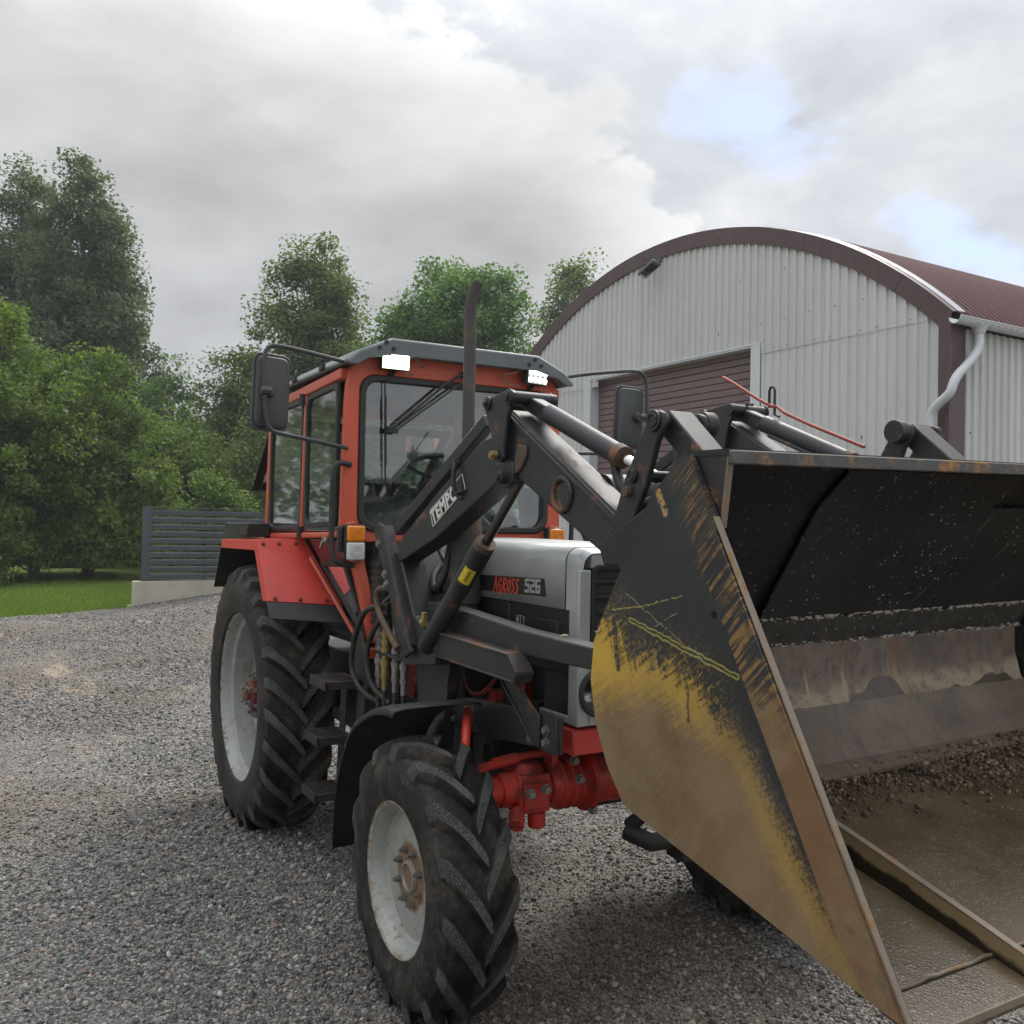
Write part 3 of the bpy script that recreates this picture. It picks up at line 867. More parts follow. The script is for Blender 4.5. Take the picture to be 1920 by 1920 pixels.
# doors and windows
for s in (-1, 1):
    def ring(pts_out, pts_in, th, nm, m, **kk):
        mb = MB(); n = len(pts_out); vs = []
        nrm = Vector((0, s, 0))
        for d in (0, th):
            vs += [Vector(p) + nrm * d for p in pts_out] + [Vector(p) + nrm * d for p in pts_in]
        fs = []
        for i in range(n):
            j = (i + 1) % n
            fs += [(i, j, n + j, n + i), (2 * n + i, 3 * n + i, 3 * n + j, 2 * n + j), (i, 2 * n + i, 2 * n + j, j), (n + i, n + j, 3 * n + j, 3 * n + i)]
        mb.add(vs, fs)
        return cb(mb, nm, m, **kk)
    def ysh(z): return s * (.640 if z > 1.74 else .640 - (1.74 - z) * .34)
    def inset(poly, k):
        cx = sum(p[0] for p in poly) / len(poly); cz = sum(p[1] for p in poly) / len(poly)
        return [(p[0] + math.copysign(k, cx - p[0]), p[1] + math.copysign(k, cz - p[1])) for p in poly]
    for nm, poly, gl in (('door_window', [(.635, 1.765), (1.175, 1.775), (1.175, 2.505), (.645, 2.490)], 'sideglass'), ('side_window', [(-.095, 1.735), (.582, 1.755), (.590, 2.490), (-.075, 2.478)], 'sideglass')):
        po = []
        for i, p in enumerate(poly):
            pv, nx_ = poly[i - 1], poly[(i + 1) % 4]
            a = Vector(p); u1 = (Vector(pv) - a).normalized(); u2 = (Vector(nx_) - a).normalized()
            for t_2 in (0, .33, .67, 1):
                po.append(tuple((a + u1 * .05 * (1 - t_2) ** 2 + u2 * .05 * t_2 ** 2)))
        pin = inset(po, .028)
        ring([(x, s * .628, z) for x, z in po], [(x, s * .628, z) for x, z in pin], .022, nm + '_seal', M['rubberseal'], bevel=.004)
        mb = MB(); mb.add([(x, s * .636, z) for x, z in inset(po, .02)], [tuple(range(len(po)))]); cb(mb, nm, M[gl], sharp=0)
    # lower, inward-tapering part of the door
    low = [(.64, 1.70), (1.205, 1.70), (1.245, 1.19), (1.05, 1.19)]
    mb = MB(); mb.add([(x, ysh(z) - s * .012, z) for x, z in low], [(0, 1, 2, 3)])
    o = cb(mb, 'door_panel', M['maroon'], sharp=0)
    sm = o.modifiers.new('skin', 'SOLIDIFY'); sm.thickness = .01
    lw_ = [(.79, 1.585), (1.19, 1.60), (1.215, 1.235), (1.09, 1.235)]
    li_ = [(.85, 1.56), (1.16, 1.57), (1.18, 1.27), (1.105, 1.27)]
    ring([(x, ysh(z) - s * .004, z) for x, z in lw_], [(x, ysh(z) - s * .004, z) for x, z in li_], .02, 'lower_window_seal', M['rubberseal'], bevel=.004)
    mb = MB(); mb.add([(x, ysh(z) + s * .004, z) for x, z in li_], [(0, 1, 2, 3)]); cb(mb, 'lower_window', M['sideglass'], sharp=0)
    mb = MB(); mb.bar((.98, s * .642, 1.715), (1.06, s * .650, 1.70), .02, .03); mb.bar((.97, s * .64, 1.71), (.95, s * .65, 1.66), .012, .02); cb(mb, 'door_handle', M['steel'], bevel=.004)
    for zz in (1.735, 2.47):
        mb = MB(); mb.cyl((.605, s * .655, zz - .03), (.605, s * .655, zz + .035), .02, n=10); cb(mb, 'door_hinge', M['satin'])
# rear window, swung open at the bottom
def tilt(y, t): return (-.13 - .50 * t, y, 2.44 - .42 * t)
mb = MB()
for y0, y1, t0, t1 in ((-.62, -.56, 0, 1), (.56, .62, 0, 1), (-.56, .56, 0, .07), (-.56, .56, .91, 1)):
    vs = [tilt(y0, t0), tilt(y1, t0), tilt(y1, t1), tilt(y0, t1)]
    vs += [(x - .018, y, z - .022) for x, y, z in vs]
    mb.add(vs, [(0, 1, 2, 3), (7, 6, 5, 4), (0, 4, 5, 1), (1, 5, 6, 2), (2, 6, 7, 3), (3, 7, 4, 0)])
cb(mb, 'rear_window_frame', M['satin'], bevel=.004)
mb = MB(); mb.add([tilt(-.565, .06), tilt(.565, .06), tilt(.565, .92), tilt(-.565, .92)], [(0, 1, 2, 3)]); cb(mb, 'rear_window', M['glass'], sharp=0)
mb = MB(); P_ = rrect(-.55, .55, 1.76, 1.98, .03); mb.add([(-.115, y, z) for y, z in P_], [tuple(range(len(P_)))]); cb(mb, 'lower_rear_window', M['glass'], sharp=0)
mb = MB(); mb.box(-.14, -.10, -.61, .61, 1.985, 2.025); mb.box(-.14, -.10, -.02, .02, 1.73, 2.0); cb(mb, 'rear_crossbar', M['satin'])
# interior
mb = MB()
mb.box(.12, .62, -.24, .24, 1.50, 1.62); mb.prism([(.10, 1.62), (.22, 1.62), (.10, 2.06), (.0, 2.06)], -.22, .22)
cb(mb, 'seat', M['seat'], bevel=.03, seg=3)
mb = MB()
sw_c = Vector((.86, .0, 2.06)); sn = Vector((-.55, 0, .83)).normalized(); sa = Vector((0, 1, 0)); sb_ = sn.cross(sa)
mb.tube([sw_c + (sa * math.cos(2 * PI * i / 40) + sb_ * math.sin(2 * PI * i / 40)) * .205 for i in range(41)], .0125, 8)
for a in (90, 210, 330): mb.bar(sw_c, sw_c + (sa * math.cos(R(a)) + sb_ * math.sin(R(a))) * .2, .016, .016)
mb.cyl(sw_c, sw_c - sn * .5, .024, n=10)
cb(mb, 'steering_wheel', M['satin'], sharp=40)
mb = MB(); mb.prism([(.98, 1.2), (1.2, 1.2), (1.2, 1.80), (1.12, 1.86), (1.0, 1.74)], -.42, .42); mb.prism([(.95, 1.85), (1.15, 1.78), (1.15, 1.90), (1.02, 1.93)], -.17, .17); cb(mb, 'dashboard', M['satin'], bevel=.012)
mb = MB(); mb.box(-.12, 1.19, -.60, .60, 2.525, 2.56); mb.box(.8, 1.19, -.56, .56, 2.47, 2.525); cb(mb, 'headliner', M['seat'])
mb = MB(); mb.box(-.12, 1.2, -.47, .47, 1.16, 1.19); mb.box(1.19, 1.21, -.46, .46, 1.16, 1.70); mb.box(-.13, -.11, -.6, .6, 1.16, 1.72); cb(mb, 'cab_floor', M['satin'])
mb = MB(); mb.tube([(.7, .3, 1.6), (.72, .3, 1.8), (.75, .29, 1.86)], .01, 6); mb.cyl((.75, .29, 1.86), (.755, .288, 1.9), .02, n=10); cb(mb, 'gear_lever', M['satin'])
# corrugated air duct and bulkhead seen left of the loader mast
mb = MB()
for i in range(9): mb.cyl((1.27, -.44 + .0, 1.30 + i * .035), (1.27, -.44, 1.318 + i * .035), .058, n=14); mb.cyl((1.27, -.44, 1.318 + i * .035), (1.27, -.44, 1.335 + i * .035), .05, n=14)
mb.tube([(1.27, -.44, 1.61), (1.28, -.42, 1.655), (1.33, -.33, 1.665), (1.42, -.26, 1.66)], .03, 10, smooth=1)
mb.build('air_duct', M['hose'], T, sharp=30)
# wiper
mb = MB()
mb.bar((1.25, -.426, 2.53), (1.247, -.42, 2.27), .005, .010); mb.bar((1.247, -.42, 2.27), (1.25, -.414, 2.0), .005, .010)
mb.bar((1.26, -.424, 2.44), (1.26, -.416, 2.09), .007, .006)
mb.tube([(1.28, .012, 2.60), (1.285, -.1, 2.53), (1.27, -.40, 2.272)], .008, 6); mb.tube([(1.275, .03, 2.57), (1.28, -.08, 2.49), (1.265, -.38, 2.262)], .006, 6)
mb.bar((1.265, -.42, 2.27), (1.265, -.36, 2.265), .03, .02); mb.cyl((1.245, .02, 2.59), (1.29, .02, 2.59), .022, n=10)
cb(mb, 'wiper', M['satin'], sharp=40)
# work lights
for y, em, tl in ((-.395, 'led_bright', .0), (.435, 'led', .22)):
    wl = empty('work_light', (1.305, y, 2.615), T, rot=(0, R(6), tl))
    mb = MB(); mb.box(-.03, .012, -.077, .077, -.045, .045)
    for i in range(6): mb.box(-.05, -.03, -.07 + i * .025, -.062 + i * .025, -.04, .04)
    mb.build('lamp_housing', M['satin'], wl, bevel=.004)
    for j in (-1, 1):
        for i in range(4):
            mb = MB(); mb.cyl((.0125, -.052 + i * .035, j * .019), (.016, -.052 + i * .035, j * .019), .0165, .014, n=10); mb.build('led', M[em], wl)
    mb = MB(); mb.box(.0125, .0135, -.072, .072, -.04, .04); mb.build('reflector', M['lit_lens' if y < 0 else 'reflector'], wl)
    mb = MB(); mb.bar((-.02, 0, -.045), (-.06, 0, -.075), .03, .01); mb.bar((-.06, 0, -.08), (-.12, 0, .0), .03, .01); mb.build('lamp_bracket', M['satin'], wl)
    mb = MB(); sg = 1 if y < 0 else -1
    mb.tube([(-.03, sg * .07, .02), (-.0, sg * .11, .03), (-.02, sg * .14, .0), (-.06, sg * .20, -.01), (-.08, sg * .16, -.05), (-.03, sg * .09, -.06)], .0035, 5, smooth=2)
    mb.build('wire', M['steel'], wl)
# mirrors
for s in (-1, 1):
    mr = empty('mirror', (1.30, s * 1.02, 2.41), T)
    if s < 0:
        pts = [(1.27, -.61, 2.585), (1.30, -.80, 2.608), (1.30, -.98, 2.630), (1.30, -1.03, 2.625), (1.30, -1.052, 2.585), (1.30, -1.048, 2.45), (1.30, -1.044, 2.34), (1.30, -1.035, 2.27), (1.30, -1.015, 2.225), (1.30, -.97, 2.213), (1.29, -.80, 2.19), (1.26, -.62, 2.166)]
        cy, w_, rz = -1.005, .092, 8
    else:
        pts = [(1.26, .60, 2.625), (1.28, .75, 2.66), (1.30, 1.0, 2.70), (1.30, 1.12, 2.715), (1.30, 1.17, 2.70), (1.30, 1.195, 2.64), (1.30, 1.205, 2.40), (1.30, 1.205, 2.28), (1.30, 1.18, 2.235), (1.29, 1.1, 2.225), (1.28, .9, 2.22), (1.25, .65, 2.21)]
        cy, w_, rz = 1.105, .092, -6
    mb = MB(); mb.tube(pts, .0105, 8, smooth=1); mb.build('mirror_arm', M['mirrorback'], mr, off=(-1.30, -s * 1.02, -2.41), sharp=60)
    head = []
    ho = rrect(-w_, w_, -.185, .185, .035, 4)
    vs = []
    lay = [(-.012, .97), (-.012, 1.0), (.006, 1.0), (.010, .97), (.008, .90), (.020, .86), (.026, .80)]
    for x, k_ in lay:
        for y, z in ho:
            d_ = 1 - k_
            vs.append((x, y - math.copysign(min(abs(y), d_ * .09), y), z - math.copysign(min(abs(z), d_ * .12), z)))
    n = len(ho)
    fs = [(i * n + j, i * n + (j + 1) % n, (i + 1) * n + (j + 1) % n, (i + 1) * n + j) for i in range(len(lay) - 1) for j in range(n)]
    fs += [tuple(range(n)), tuple(range((len(lay) - 1) * n, len(lay) * n))[::-1]]
    mb = MB(); mb.add(vs, fs)
    zc_ = 2.41 if s < 0 else 2.445
    o = mb.build('mirror_head', M['mirrorback'], mr, sharp=40)
    o.location = (-.055, cy - s * 1.02, zc_ - 2.41); o.rotation_euler = (R(-1.5), R(-3 * 0), R(rz))
    mb = MB(); ysd = -1.046 if s < 0 else 1.205
    mb.cyl((1.30, cy + (ysd - cy) * .4, zc_ - .0), (1.312, ysd, zc_ + .0), .018, n=10); mb.cyl((1.285, cy + (ysd - cy) * .4, zc_), (1.31, cy + (ysd - cy) * .4, zc_), .03, .022, n=12); mb.cyl((1.312, ysd - .02, zc_), (1.312, ysd + .02, zc_), .02, n=8)
    mb.build('mirror_clamp', M['mirrorback'], mr, off=(-1.30, -s * 1.02, -2.41), sharp=40)
    # indicator lamp and grab handle on the front post
    il = empty('indicator_lamp', (1.285, s * .58, 1.70), T)
    def ib(mb, nm, m, **k): return mb.build(nm, m, il, off=(-1.285, -s * .58, -1.70), **k)
    ya, yb = sorted((s * .535, s * .632))
    mb = MB(); mb.box(1.245, 1.30, ya - .004, yb + .004, 1.612, 1.79); mb.box(1.22, 1.27, s * .645 - .012, s * .645 + .012, 1.65, 1.78); ib(mb, 'lamp_housing', M['satin'], bevel=.01, seg=2)
    mb = MB(); mb.box(1.30, 1.322, ya, yb - .004, 1.703, 1.783); ib(mb, 'amber_lens', M['amber'], bevel=.009, seg=2)
    mb = MB(); mb.box(1.30, 1.320, ya, yb - .004, 1.612, 1.701); ib(mb, 'white_lens', M['whitelens'], bevel=.009, seg=2)
    for zz, mm in ((1.742, 'amber'), (1.658, 'whitelens')):
        mb = MB(); yc_ = (ya + yb) / 2
        for rr_ in (.016, .028): mb.tube([(1.323, yc_ + rr_ * math.cos(2 * PI * i / 20), zz + rr_ * math.sin(2 * PI * i / 20)) for i in range(21)], .0022, 5)
        ib(mb, 'lens_ring', M[mm], sharp=60)
    mb = MB(); mb.tube([(1.255, s * .60, 2.085), (1.27, s * .67, 2.095), (1.275, s * .695, 2.06), (1.275, s * .70, 1.9), (1.275, s * .70, 1.76), (1.275, s * .695, 1.64), (1.275, s * .67, 1.595), (1.265, s * .58, 1.585)], .0145, 8, smooth=2)
    mb.build('grab_handle', M['hose'], T, sharp=60)

# ---------------------------------------------------------------- steps below the door
for s in (-1, 1):
    for x0, zt, hx in ((1.10, 1.03, .25), (1.02, .74, .22), (1.0, .46, .22)):
        st = empty('step', (x0, s * .64, zt), T)
        mb = MB(); ya, yb = sorted((s * .56, s * .74))
        mb.box(x0, x0 + .012, ya, yb, zt - .04, zt); mb.box(x0 + hx, x0 + hx + .012, ya, yb, zt - .04, zt)
        mb.box(x0, x0 + hx + .012, ya, ya + .01, zt - .045, zt); mb.box(x0, x0 + hx + .012, yb - .01, yb, zt - .045, zt)
        for i in range(7): mb.box(x0 + .02 + i * hx / 7.2, x0 + .03 + i * hx / 7.2, ya + .01, yb - .01, zt - .025, zt - .002)
        mb.build('step_tread', M['steptread'], st, off=(-x0, -s * .64, -zt), bevel=.002)
    mb = MB()
    mb.prism([(1.20, 1.26), (1.32, 1.26), (1.42, 1.06), (1.42, .98), (1.25, .96), (1.18, 1.06)], s * .545 - .006, s * .545 + .006)
    mb.prism([(1.30, 1.0), (1.40, 1.0), (1.32, .40), (1.24, .40)], s * .552 - .005, s * .552 + .005)
    mb.prism([(1.06, 1.0), (1.14, 1.0), (1.08, .42), (1.0, .42)], s * .552 - .005, s * .552 + .005)
    mb.build('step_hanger', M['blackdusty'], T, bevel=.003)
mb = MB(); mb.box(1.28, 1.33, -.53, -.46, 1.125, 1.175); mb.build('step_bracket', M['red'], T, bevel=.004)

# ---------------------------------------------------------------- hydraulic hoses and couplings on the right
for i, (x, y) in enumerate(((1.48, -.52), (1.56, -.52), (1.64, -.50), (1.72, -.49))):
    cp = empty('hydraulic_coupling', (x, y, 1.2), T)
    mb = MB()
    z = 1.335
    for k_, (h, r) in enumerate(((.05, .016), (.02, .021), (.012, .017), (.02, .022), (.012, .017), (.03, .021), (.025, .016), (.03, .022), (.04, .017), (.02, .02), (.05, .014))):
        mb.cyl((x, y, z - h), (x, y, z), r, n=8 if k_ % 2 else 14); z -= h + .0015
    mb.build('coupling', M['steel' if i != 1 else 'brass'], cp, off=(-x, -y, -1.2), sharp=35)
    mb = MB(); mb.tube([(x, y, z + .01), (x + .0, y, z - .1), (x + .03, y + .03, z - .22), (x + .12, y + .1, z - .3), (x + .25, y + .2, z - .32)], .0125, 8, smooth=2)
    mb.tube([(x, y, 1.33), (x + .01, y, 1.40), (x + .05, y + .06, 1.47), (x + .15, y + .12, 1.50)], .0125, 8, smooth=2)
    mb.build('hose', M['hose'], cp, off=(-x, -y, -1.2), sharp=60)
mb = MB(); mb.box(1.45, 1.80, -.545, -.47, 1.178, 1.19); mb.build('coupling_plate', M['satin'], T, bevel=.003)
mb = MB(); mb.tube([(1.70, -.56, 1.42), (1.52, -.60, 1.40), (1.41, -.60, 1.31), (1.335, -.60, 1.20), (1.31, -.60, 1.08), (1.40, -.58, .98), (1.48, -.5, .93)], .014, 8, smooth=2)
mb.tube([(1.62, -.55, 1.38), (1.5, -.57, 1.27), (1.44, -.57, 1.15), (1.48, -.56, 1.02), (1.58, -.5, .95)], .013, 8, smooth=2)
mb.tube([(2.0, -.40, 1.72), (2.02, -.43, 1.60), (2.0, -.44, 1.54), (1.92, -.44, 1.50), (1.86, -.42, 1.56), (1.80, -.36, 1.60)], .017, 8, smooth=2)
mb.tube([(2.05, -.40, 1.50), (2.15, -.44, 1.56), (2.18, -.42, 1.63), (2.12, -.36, 1.66)], .020, 8, smooth=2)
mb.tube([(1.84, -.40, 1.75), (1.90, -.40, 1.66), (1.98, -.40, 1.62)], .012, 8, smooth=2)
mb.build('hydraulic_hoses', M['hose'], T, sharp=60)
mb = MB(); mb.tube([(1.76, -.57, 1.505), (1.68, -.60, 1.502), (1.635, -.60, 1.47), (1.655, -.60, 1.40), (1.77, -.60, 1.325), (1.905, -.60, 1.252)], .0145, 10, smooth=2)
mb.build('support_rod', M['ruststeel'], T, sharp=60)

# ---------------------------------------------------------------- front loader
def yr(s, a, b): return tuple(sorted((s * a, s * b)))
ARM_REAR = [(1.773, 1.705), (2.211, 1.935), (2.591, 2.115), (2.757, 2.13), (2.775, 1.955), (2.702, 1.948), (2.184, 1.738), (1.802, 1.622)]
ARM_FRONT = [(2.72, 2.19), (2.803, 2.201), (3.167, 1.998), (3.44, 1.838), (3.485, 1.80), (3.465, 1.695), (3.397, 1.712), (3.173, 1.818), (2.876, 1.960), (2.762, 1.951), (2.70, 2.0)]
KNEE = [(2.656, 2.242), (2.681, 2.256), (2.702, 2.258), (2.832, 2.273), (2.863, 2.271), (2.882, 2.256), (2.876, 2.227), (2.843, 2.189), (2.813, 2.07), (2.818, 2.036), (2.795, 2.018), (2.754, 2.054), (2.706, 2.154)]
LUG = [(2.716, 2.019), (2.853, 2.021), (2.863, 1.955), (2.82, 1.926), (2.739, 1.945)]
LINK = [(3.623, 2.109), (3.642, 2.121), (3.668, 2.121), (3.691, 2.112), (3.698, 2.091), (3.692, 2.067), (3.67, 2.038), (3.623, 1.916), (3.59, 1.86), (3.559, 1.80), (3.528, 1.76), (3.493, 1.71), (3.473, 1.696), (3.444, 1.701), (3.427, 1.727), (3.436, 1.767), (3.485, 1.848), (3.524, 1.937), (3.555, 1.982), (3.623, 2.093)]
PATCH = [(2.87, 2.081), (2.933, 2.073), (2.937, 2.038), (2.899, 1.994), (2.851, 1.972), (2.843, 1.989), (2.856, 2.035)]
for s in (-1, 1):
    dz = 0.0 if s < 0 else .035
    arm = empty('loader_arm', (1.75, s * .51, 1.69 + dz), T)
    off = (-1.75, -s * .51, -1.69)
    def ab(mb, nm, m, **k): return mb.build(nm, m, arm, off=off, **k)
    mb = MB(); mb.prism(ARM_REAR, *yr(s, .46, .56)); ab(mb, 'rear_beam', M['black'], bevel=.006, seg=2)
    mb = MB(); mb.prism(ARM_FRONT, *yr(s, .455, .563)); ab(mb, 'front_beam', M['black'], bevel=.006, seg=2)
    mb = MB(); mb.bar((2.78, s * .565, 2.196), (3.46, s * .565, 1.808), .016, .012, upv=(0, s, 0)); mb.bar((2.80, s * .51, 2.205), (3.46, s * .51, 1.828), .09, .008); ab(mb, 'top_flange', M['blackdusty'], bevel=.003)
    mb = MB(); mb.bar((1.72, s * .53, 1.766), (2.585, s * .53, 2.19), .045, .055); ab(mb, 'levelling_rod', M['black'], bevel=.006, seg=2)
    mb = MB(); mb.prism(KNEE, *yr(s, .578, .596)); mb.prism(KNEE, *yr(s, .425, .440)); ab(mb, 'bell_crank', M['black'], bevel=.005, seg=2)
    mb = MB(); mb.prism(LUG, *yr(s, .562, .580)); mb.prism(LUG, *yr(s, .44, .456)); ab(mb, 'cylinder_lug', M['black'], bevel=.004)
    for (px, pz), r in (((2.699, 2.238), .026), ((2.858, 2.244), .030), ((2.772, 2.046), .018), ((2.80, 1.966), .026)):
        mb = MB(); mb.cyl((px, s * .41, pz), (px, s * .607, pz), r * .8, n=14); mb.cyl((px, s * .596, pz), (px, s * .604, pz), r, n=18); mb.cyl((px, s * .604, pz), (px, s * .615, pz), r * .5, n=6)
        ab(mb, 'pivot_pin', M['blackdusty'], sharp=35, bevel=.002)
    mb = MB(); mb.cyl((2.772, s * .58, 2.046), (2.772, s * .625, 2.046), .013, n=8); mb.cyl((2.772, s * .60, 2.046), (2.772, s * .616, 2.046), .02, n=6); ab(mb, 'lock_bolt', M['brass'])
    mb = MB()
    c_, r_ = Vector((3.161, s * .566, 1.899)), .052
    mb.tube([c_ + Vector((r_ * math.cos(2 * PI * i / 32), 0, r_ * math.sin(2 * PI * i / 32))) for i in range(33)], .011, 8); mb.cyl((3.161, s * .55, 1.899), (3.161, s * .566, 1.899), .045, n=24)
    ab(mb, 'cross_tube_boss', M['blackdusty'], sharp=50)
    if s < 0:
        mb = MB(); mb.prism(PATCH, *yr(s, .563, .572)); ab(mb, 'weld_patch', M['ruststeel'], bevel=.004)
        mb = MB(); mb.prism([(2.125, 1.858), (2.43, 2.003), (2.462, 1.935), (2.160, 1.779)], -.5614, -.5602); ab(mb, 'name_sticker', M['decal'])
        mb = MB()
        SP = [(2.131, 1.854), (2.427, 1.995), (2.455, 1.938), (2.163, 1.787)]
        for a, b in zip(SP, SP[1:] + SP[:1]): mb.bar((a[0], -.5618, a[1]), (b[0], -.5618, b[1]), .0035, .0012, upv=(0, 1, 0))
        ab(mb, 'sticker_border', M['lettering_white'])
        tm = side_mtx(2.162, -.5622, 1.797, R(26.0))
        o = text('TEMPO', M['lettering_white'], Matrix.Translation(off) @ tm, .083, arm, shear=-.12, offset=.0030, sx=.90, space=1.10, ex=.0006)
        mb = MB()
        for a, b in (((2.385, 2.045), (2.40, 1.90)),): mb.tube([(a[0], -.56, a[1]), (a[0] + .01, -.585, a[1] - .01), (b[0], -.585, b[1] + .02), (b[0] + .03, -.56, b[1])], .009, 8, smooth=1)
        mb.tube([(2.36, -.575, 2.035), (2.40, -.575, 2.05)], .008, 8); mb.tube([(2.395, -.575, 1.915), (2.46, -.575, 1.93)], .008, 8)
        ab(mb, 'hose_clip', M['hose'], sharp=60)
    # lift cylinder
    lc = empty('lift_cylinder', (2.16, s * .56, 1.33), T)
    def lb(mb, nm, m, **k): return mb.build(nm, m, lc, off=(-2.16, -s * .56, -1.33), **k)
    A, B = Vector((2.13, s * .56, 1.295)), Vector((2.81, s * .51, 1.968 + dz))
    d_ = (B - A).normalized(); Pn = A + d_ * .60
    mb = MB(); mb.cyl(A - d_ * .02, Pn, .039, n=24); mb.cyl(Pn - d_ * .10, Pn, .043, n=24); mb.tube([A + d_ * .08 + Vector((-.045, 0, .03)), A + d_ * .5 + Vector((-.045, 0, .03)), A + d_ * .53 + Vector((-.02, 0, .02))], .008, 8)
    lb(mb, 'barrel', M['black'], sharp=40, bevel=.003)
    mb = MB(); mb.cyl(Pn - d_ * .005, Pn + d_ * .022, .041, n=24); lb(mb, 'gland', M['ruststeel'], sharp=35)
    mb = MB(); mb.cyl(Pn, B, .0185, n=18); lb(mb, 'rod', M['rod'], sharp=40)
    mb = MB(); mb.cyl((A.x - .045, A.y, A.z + .07), (A.x - .04, A.y, A.z + .13), .014, n=6); mb.cyl((A.x - .05, A.y - .005, A.z + .085), (A.x - .03, A.y, A.z + .09), .018, n=6); lb(mb, 'fitting', M['brass'])
    if s < 0:
        x_, y_, z_ = frame_to(A, B)
        vdir = (CAMP - A); vdir = (vdir - d_ * vdir.dot(d_)).normalized(); sd = d_.cross(vdir)
        mb = MB(); vs = []; nn = 8
        for e in (.42, .505):
            for i in range(nn + 1):
                a = R(-38 + 76 * i / nn); vs.append(A + d_ * e + (vdir * math.cos(a) - sd * math.sin(a)) * .0398)
        mb.add(vs, [(i, i + 1, nn + 2 + i, nn + 1 + i) for i in range(nn)]); lb(mb, 'yellow_sticker', M['sticker_yellow'])
        mb = MB(); vs = []
        for k_ in range(5):
            e0 = .435 + k_ * .012
            for e in (e0, e0 + .007):
                for i in range(5):
                    a = R(-14 + 18 * i / 4); vs.append(A + d_ * e + (vdir * math.cos(a) - sd * math.sin(a)) * .0402)
            o_2 = len(vs) - 10
            mb.f += [(o_2 + i, o_2 + i + 1, o_2 + 6 + i, o_2 + 5 + i) for i in range(4)]; mb.mi += [0] * 4
        mb.v = vs
        lb(mb, 'sticker_print', M['decal'])
    # bucket cylinder
    bc = empty('bucket_cylinder', (2.86, s * .51, 2.25 + dz), T)
    def bb(mb, nm, m, **k): return mb.build(nm, m, bc, off=(-2.86, -s * .51, -2.25), **k)
    A, B = Vector((2.835, s * .50, 2.236)), Vector((3.565, s * .50, 1.942))
    d_ = (B - A).normalized(); L0 = (B - A).length
    mb = MB(); mb.bar(A - d_ * .01, A + d_ * .17, .052, .052); bb(mb, 'cylinder_eye', M['black'], bevel=.005)
    mb = MB(); mb.cyl(A + d_ * .145, A + d_ * .60, .0335, n=24); mb.cyl(A + d_ * .135, A + d_ * .16, .026, .0335, n=24); mb.tube([A + d_ * .20 + Vector((0, -s * .03, -.03)), A + d_ * .5 + Vector((0, -s * .03, -.03))], .009, 8)
    bb(mb, 'barrel', M['black'], sharp=40)
    mb = MB(); mb.cyl(A + d_ * .575, A + d_ * .612, .0365, n=24); bb(mb, 'gland', M['ruststeel'], sharp=35, bevel=.002)
    mb = MB(); mb.cyl(A + d_ * .6, B, .0175, n=20); bb(mb, 'rod', M['chrome'], sharp=40)
    mb = MB(); mb.tube([A + d_ * .56 + Vector((0, 0, -.03)), A + d_ * .56 + Vector((.02, 0, -.09)), A + d_ * .66 + Vector((.02, 0, -.13)), B + Vector((-.02, s * -.02, -.06)), B + Vector((.03, 0, -.03))], .016, 8, smooth=2)
    bb(mb, 'hose', M['hose'], sharp=60)
    # links to the bucket
    lk = empty('bucket_link', (3.47, s * .51, 1.72 + dz), T)
    def kb(mb, nm, m, **k): return mb.build(nm, m, lk, off=(-3.47, -s * .51, -1.72), **k)
    for ya, yb in ((.568, .588), (.425, .445)):
        mb = MB(); mb.prism(LINK, *yr(s, ya, yb)); kb(mb, 'link_plate', M['blackdusty'], bevel=.005, seg=2)
    for px, pz, r in ((3.659, 2.091, .030), (3.566, 1.945, .022), (3.465, 1.727, .024)):
        mb = MB(); mb.cyl((px, s * .40, pz), (px, s * .596, pz), r * .75, n=14); mb.cyl((px, s * .588, pz), (px, s * .597, pz), r, n=18); mb.cyl((px, s * .385, pz), (px, s * .425, pz), r * 1.25, n=18)
        mb.tube([(px + r * .6 * math.cos(2 * PI * i / 20), s * .598, pz + r * .6 * math.sin(2 * PI * i / 20)) for i in range(21)], .003, 6)
        kb(mb, 'pivot_pin', M['blackdusty'], sharp=35, bevel=.002)
    mb = MB(); mb.cyl((3.548, s * .585, 1.90), (3.548, s * .605, 1.90), .015, n=8); kb(mb, 'grease_cap', M['ruststeel'])
    mb = MB(); mb.bar((3.645, s * .505, 2.098), (4.02, s * .505, 1.775), .085, .07); kb(mb, 'tipping_link', M['blackdusty'], bevel=.006, seg=2)
    # mast, frame rails, stays
    mb = MB(); mb.prism([(1.56, 1.76), (1.60, 1.80), (1.655, 1.79), (1.99, 1.285), (2.03, 1.255), (1.95, 1.215)], *yr(s, .572, .590)); mb.bar((1.66, s * .56, 1.785), (2.0, s * .56, 1.275), .05, .012); mb.build('mast_plate', M['blackdusty'], T, bevel=.004, seg=2)
    for px, pz in ((1.63, 1.70), (1.715, 1.565), (1.735, 1.52)):
        mb = MB(); mb.cyl((px, s * .588, pz), (px, s * .602, pz), .014, n=6); mb.cyl((px, s * .588, pz), (px, s * .594, pz), .021, n=14); mb.build('mast_bolt', M['steel'], T)
    mb = MB(); mb.prism([(1.62, 1.70), (1.80, 1.66), (1.97, 1.40), (2.2, 1.32), (2.2, 1.22), (1.86, 1.17), (1.72, 1.35)], *yr(s, .44, .556)); mb.prism([(1.78, 1.21), (2.15, 1.30), (2.02, .62), (1.86, .62)], *yr(s, .40, .46)); mb.build('mast', M['black'], T, bevel=.006, seg=2)
    mb = MB(); mb.prism([(1.98, 1.462), (2.20, 1.458), (2.781, 1.424), (3.245, 1.416), (3.25, 1.345), (2.776, 1.334), (2.16, 1.330), (2.0, 1.34)], *yr(s, .42, .50)); mb.build('frame_beam', M['black'], T, bevel=.006, seg=2)
